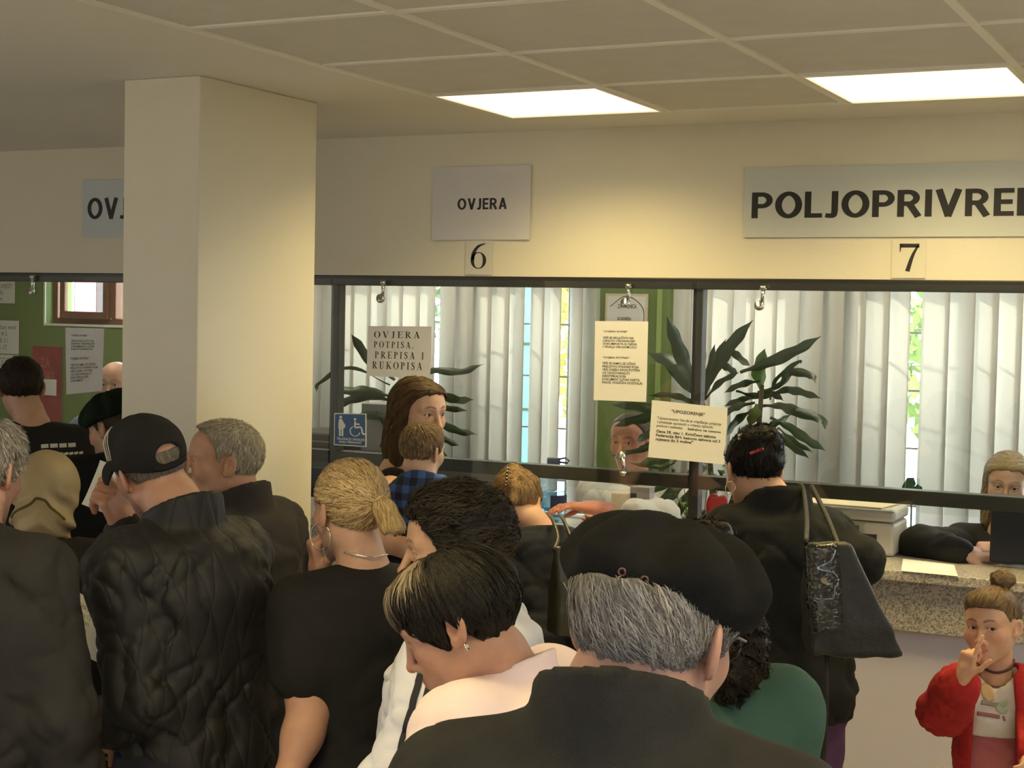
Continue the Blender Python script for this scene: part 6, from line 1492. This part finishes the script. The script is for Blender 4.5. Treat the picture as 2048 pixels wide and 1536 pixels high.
# ================================================================ CARRIED THINGS
CROC = mat('black crocodile leather', (.012, .012, .011), .22, coat=.4)
n_, l_, b_ = nodes_of(CROC); tc = n_.new('ShaderNodeTexCoord'); vo = n_.new('ShaderNodeTexVoronoi'); vo.inputs['Scale'].default_value = 75; vo.feature = 'DISTANCE_TO_EDGE'
l_.new(tc.outputs['Object'], vo.inputs['Vector']); bp = n_.new('ShaderNodeBump'); bp.inputs['Strength'].default_value = .9; bp.inputs['Distance'].default_value = .004; l_.new(vo.outputs['Distance'], bp.inputs['Height']); l_.new(bp.outputs[0], b_.inputs['Normal'])
DLEA = mat('black soft leather', (.012, .012, .011), .55, bump=.3, bscale=60)
OLEA = mat('dark olive leather', (.050, .046, .026), .35, bump=.25, bscale=50, var=.2, vscale=8)
def tote(name, label, c, u, hw0, hw1, hh_, t0, t1, shear, m, seed, panel=None):
    """a soft tote: half width and thickness grow from top to bottom; u is its long direction"""
    u = unit(u); v = np.array([0, 0, 1.0]); w_ = np.cross(u, v); c = np.asarray(c, float)
    def fn(p):
        q = p - c; y = q @ v; f = np.clip((hh_ - y) / (2 * hh_), 0, 1); x = q @ u - shear * f; z = q @ w_
        W = hw0 + (hw1 - hw0) * f; D = t0 + (t1 - t0) * np.sin(np.clip(f * 1.1, 0, 1) * math.pi * .5)
        d = np.maximum(np.maximum(np.abs(x) - W, np.abs(z) - D), np.abs(y) - hh_)
        qq = np.stack([np.maximum(np.abs(x) - W + .015, 0), np.maximum(np.abs(z) - D + .015, 0), np.maximum(np.abs(y) - hh_ + .015, 0)], -1)
        d = np.where((qq > 0).any(-1), np.maximum(np.linalg.norm(qq, axis=-1) - .015, d * 0 - 9), d) * .8
        return d + .005 * vnoise(q * np.array([22, 22, 9]) + seed) + .003 * vnoise(q * 30 + seed)
    t = empty(name, c - v * hh_); tag(t, label, 'bag'); ext = abs(u) * (hw1 + abs(shear) + .06) + abs(w_) * (t1 + .06) + v * (hh_ + .04)
    solid('bag_body', fn, c, ext, .007, m, t); return t, fn
bgH, fH = tote('handbag', 'black crocodile-pattern shoulder bag hanging behind the woman in the black coat', at(1655, 1195, 3.96), R3[:, 0], .055, .125, .145, .015, .055, .07, DLEA, 3.)
surf_strip('crocodile_panel', fH, [p for p in (hit(fH, 1632, 1092, 3.5), hit(fH, 1640, 1150, 3.5), hit(fH, 1648, 1210, 3.5), hit(fH, 1655, 1262, 3.5)) if p is not None], [.11, .105, .095, .08], CROC, bgH, .003, thick=.003)
shp = pH.sh[1] + np.array([0, 0, .0])
fcoat = pH.last
for dx in (0, 1):
    a_ = hit(fcoat, 1606 + 22 * dx, 985 + 8 * dx, 3.5)
    top = at(1612 + 66 * dx, 1086 + 8 * dx, 3.97)
    if a_ is None: a_ = at(1610 + 20 * dx, 990, 4.35)
    tube('strap', spline([a_ + R3[:, 2] * .05 + (0, 0, .02), a_ - R3[:, 2] * .008 + (0, 0, .004), (a_ * .5 + top * .5) - R3[:, 2] * .03, top], 5), .007, DLEA, bgH, 8)
tube('hanging_strap', [at(1655, 1290, 3.99), at(1652, 1400, 4.02), at(1646, 1525, 4.05)], .008, DLEA, bgH, 8)
bgG, fG = tote('handbag', 'dark olive leather shoulder bag on the back of the bending woman', at(1140, 1180, 4.5), R3[:, 0] * .9 + R3[:, 2] * .4, .055, .11, .13, .015, .04, .05, OLEA, 8.)
for dx in (0, 1):
    top = at(1108 + 42 * dx, 1100, 4.52); tube('strap', spline([at(1098 + 22 * dx, 1030, 4.86), at(1106 + 22 * dx, 1042, 4.66), at(1116 + 26 * dx, 1075, 4.58), top], 5), .006, OLEA, bgG, 8)
ring('buckle', at(1150, 1100, 4.48), R3[:, 2], .011, .0022, SILVER, bgG, 16)
surf_strip('zip', fG, [p for p in (hit(fG, 1102, 1112, 4.0), hit(fG, 1125, 1165, 4.0), hit(fG, 1155, 1225, 4.0)) if p is not None], .004, mat('brass zip', (.30, .26, .15), .3, .8), bgG, .002)
# sheets held by the waiting men
pg = sheet('paper_sheet', 'sheet of printed paper held up by the man in the black cap', 'paper', [at(205, 922, 3.95), at(268, 945, 3.90), at(258, 1046, 3.86), at(168, 1010, 3.93)], PAPER, .001, curl=.006)
put_text(pg, 'ZAHTJEV\nza izdavanje uvjerenja o\ndrzavljanstvu i rodnog lista\nime i prezime podnosioca\nadresa i broj telefona\npotpis', (.15, .35), (.85, .85), .004, m=mat('grey ink', (.2, .2, .2), .7))
pg2 = sheet('paper_sheet', 'printed form held low between the grey jacket and the quilted jacket', 'paper', [at(148, 1178, 3.72), at(212, 1222, 3.68), at(204, 1330, 3.60), at(138, 1296, 3.64)], PAPER, .001, curl=.004)
put_text(pg2, 'OBRAZAC\nbroj 12\npodaci\no licu', (.2, .4), (.8, .85), .004, m=MATS['grey ink'] if 'grey ink' in MATS else INK)
# ================================================================ OUTSIDE
structure(box('ground', (-14, 7.3, -.08), (8, 24, -.02), mat('pale paving outside', (.42, .40, .34), .9, bump=.2, bscale=15, var=.1)))
LF = [mat('bright green foliage', (.16, .26, .04), .6, var=.3, vscale=6), mat('yellowing foliage', (.34, .30, .06), .6, var=.3, vscale=6), mat('dark foliage', (.05, .10, .03), .6, var=.3, vscale=6)]  # plain base colours that differ from tree to tree
def tree(label, x, y, h, r, mi, n):
    t = empty('tree', (x, y, -.02)); tag(t, label, 'tree', 'trees outside the office windows')
    tube('trunk', [(x, y, -.02), (x + .1, y, h * .4), (x - .05, y + .1, h * .75)], [.11, .08, .05], STEMM, t)
    P_ = RNG.normal(0, 1, (n, 3)); P_ /= np.linalg.norm(P_, axis=1, keepdims=True); P_ = P_ * (RNG.random(n) ** .4)[:, None] * np.array([r, r, h * .34]) + np.array([x, y, h * .62])
    a = RNG.normal(0, 1, (n, 3)); a /= np.linalg.norm(a, axis=1, keepdims=True); b = np.cross(a, RNG.normal(0, 1, (n, 3))); b /= np.linalg.norm(b, axis=1, keepdims=True); s_ = RNG.uniform(.05, .11, n)[:, None]
    V = np.stack([P_ - a * s_, P_ + b * s_ * .5, P_ + a * s_, P_ - b * s_ * .5], 1).reshape(-1, 3); F = np.arange(n * 4).reshape(-1, 4)
    o = mesh_np('foliage', V, F, LF[mi], t, smooth=False); o['kind'] = 'stuff'
tree('yellow-green tree outside the window left of the green column', -4.6, 11.5, 3.6, 1.3, 1, 2600)
tree('dark green tree outside, seen through the gap in the left blind', -7.6, 14.5, 4.8, 1.6, 2, 2600)
tree('bright green tree outside the window at the right blind gap', -1.6, 11.0, 3.4, 1.2, 0, 2600)
tree('tall dark tree behind the right-hand window', -.2, 15, 5.0, 1.8, 2, 2600)
tg = empty('green_shed', (-6.2, 10.5, 0)); tag(tg, 'teal green metal kiosk outside the office windows', 'kiosk')
gx = atY(1051, 750, 9.5)[0]
box('panel', (gx - .11, 9.5, -.02), (gx + .11, 9.6, 3.4), mat('teal painted metal', (.08, .42, .32), .5), tg, bev=.005)
for z in np.arange(.4, 3.3, .45): box('band', (gx - .115, 9.49, z), (gx + .115, 9.5, z + .02), BLACKM, tg)
fx = atY(176, 600, 9.0)[0]
rw = empty('red_kiosk', (fx, 9.0, 0)); tag(rw, 'red and pale green boarded kiosk outside the small high window', 'kiosk')
for k, (x0p, x1p, m_) in enumerate(((100, 148, mat('pale green board', (.30, .50, .38), .6)), (150, 192, mat('red board', (.55, .10, .12), .6)), (193, 226, mat('dark gap board', (.05, .04, .04), .8)), (227, 300, MATS['pale green board']))):
    xa, xb = atY(x0p, 600, 9.0)[0], atY(x1p, 600, 9.0)[0]; box('board', (xa, 9.0, -.02), (xb, 9.05, 3.3), m_, rw, bev=.004)
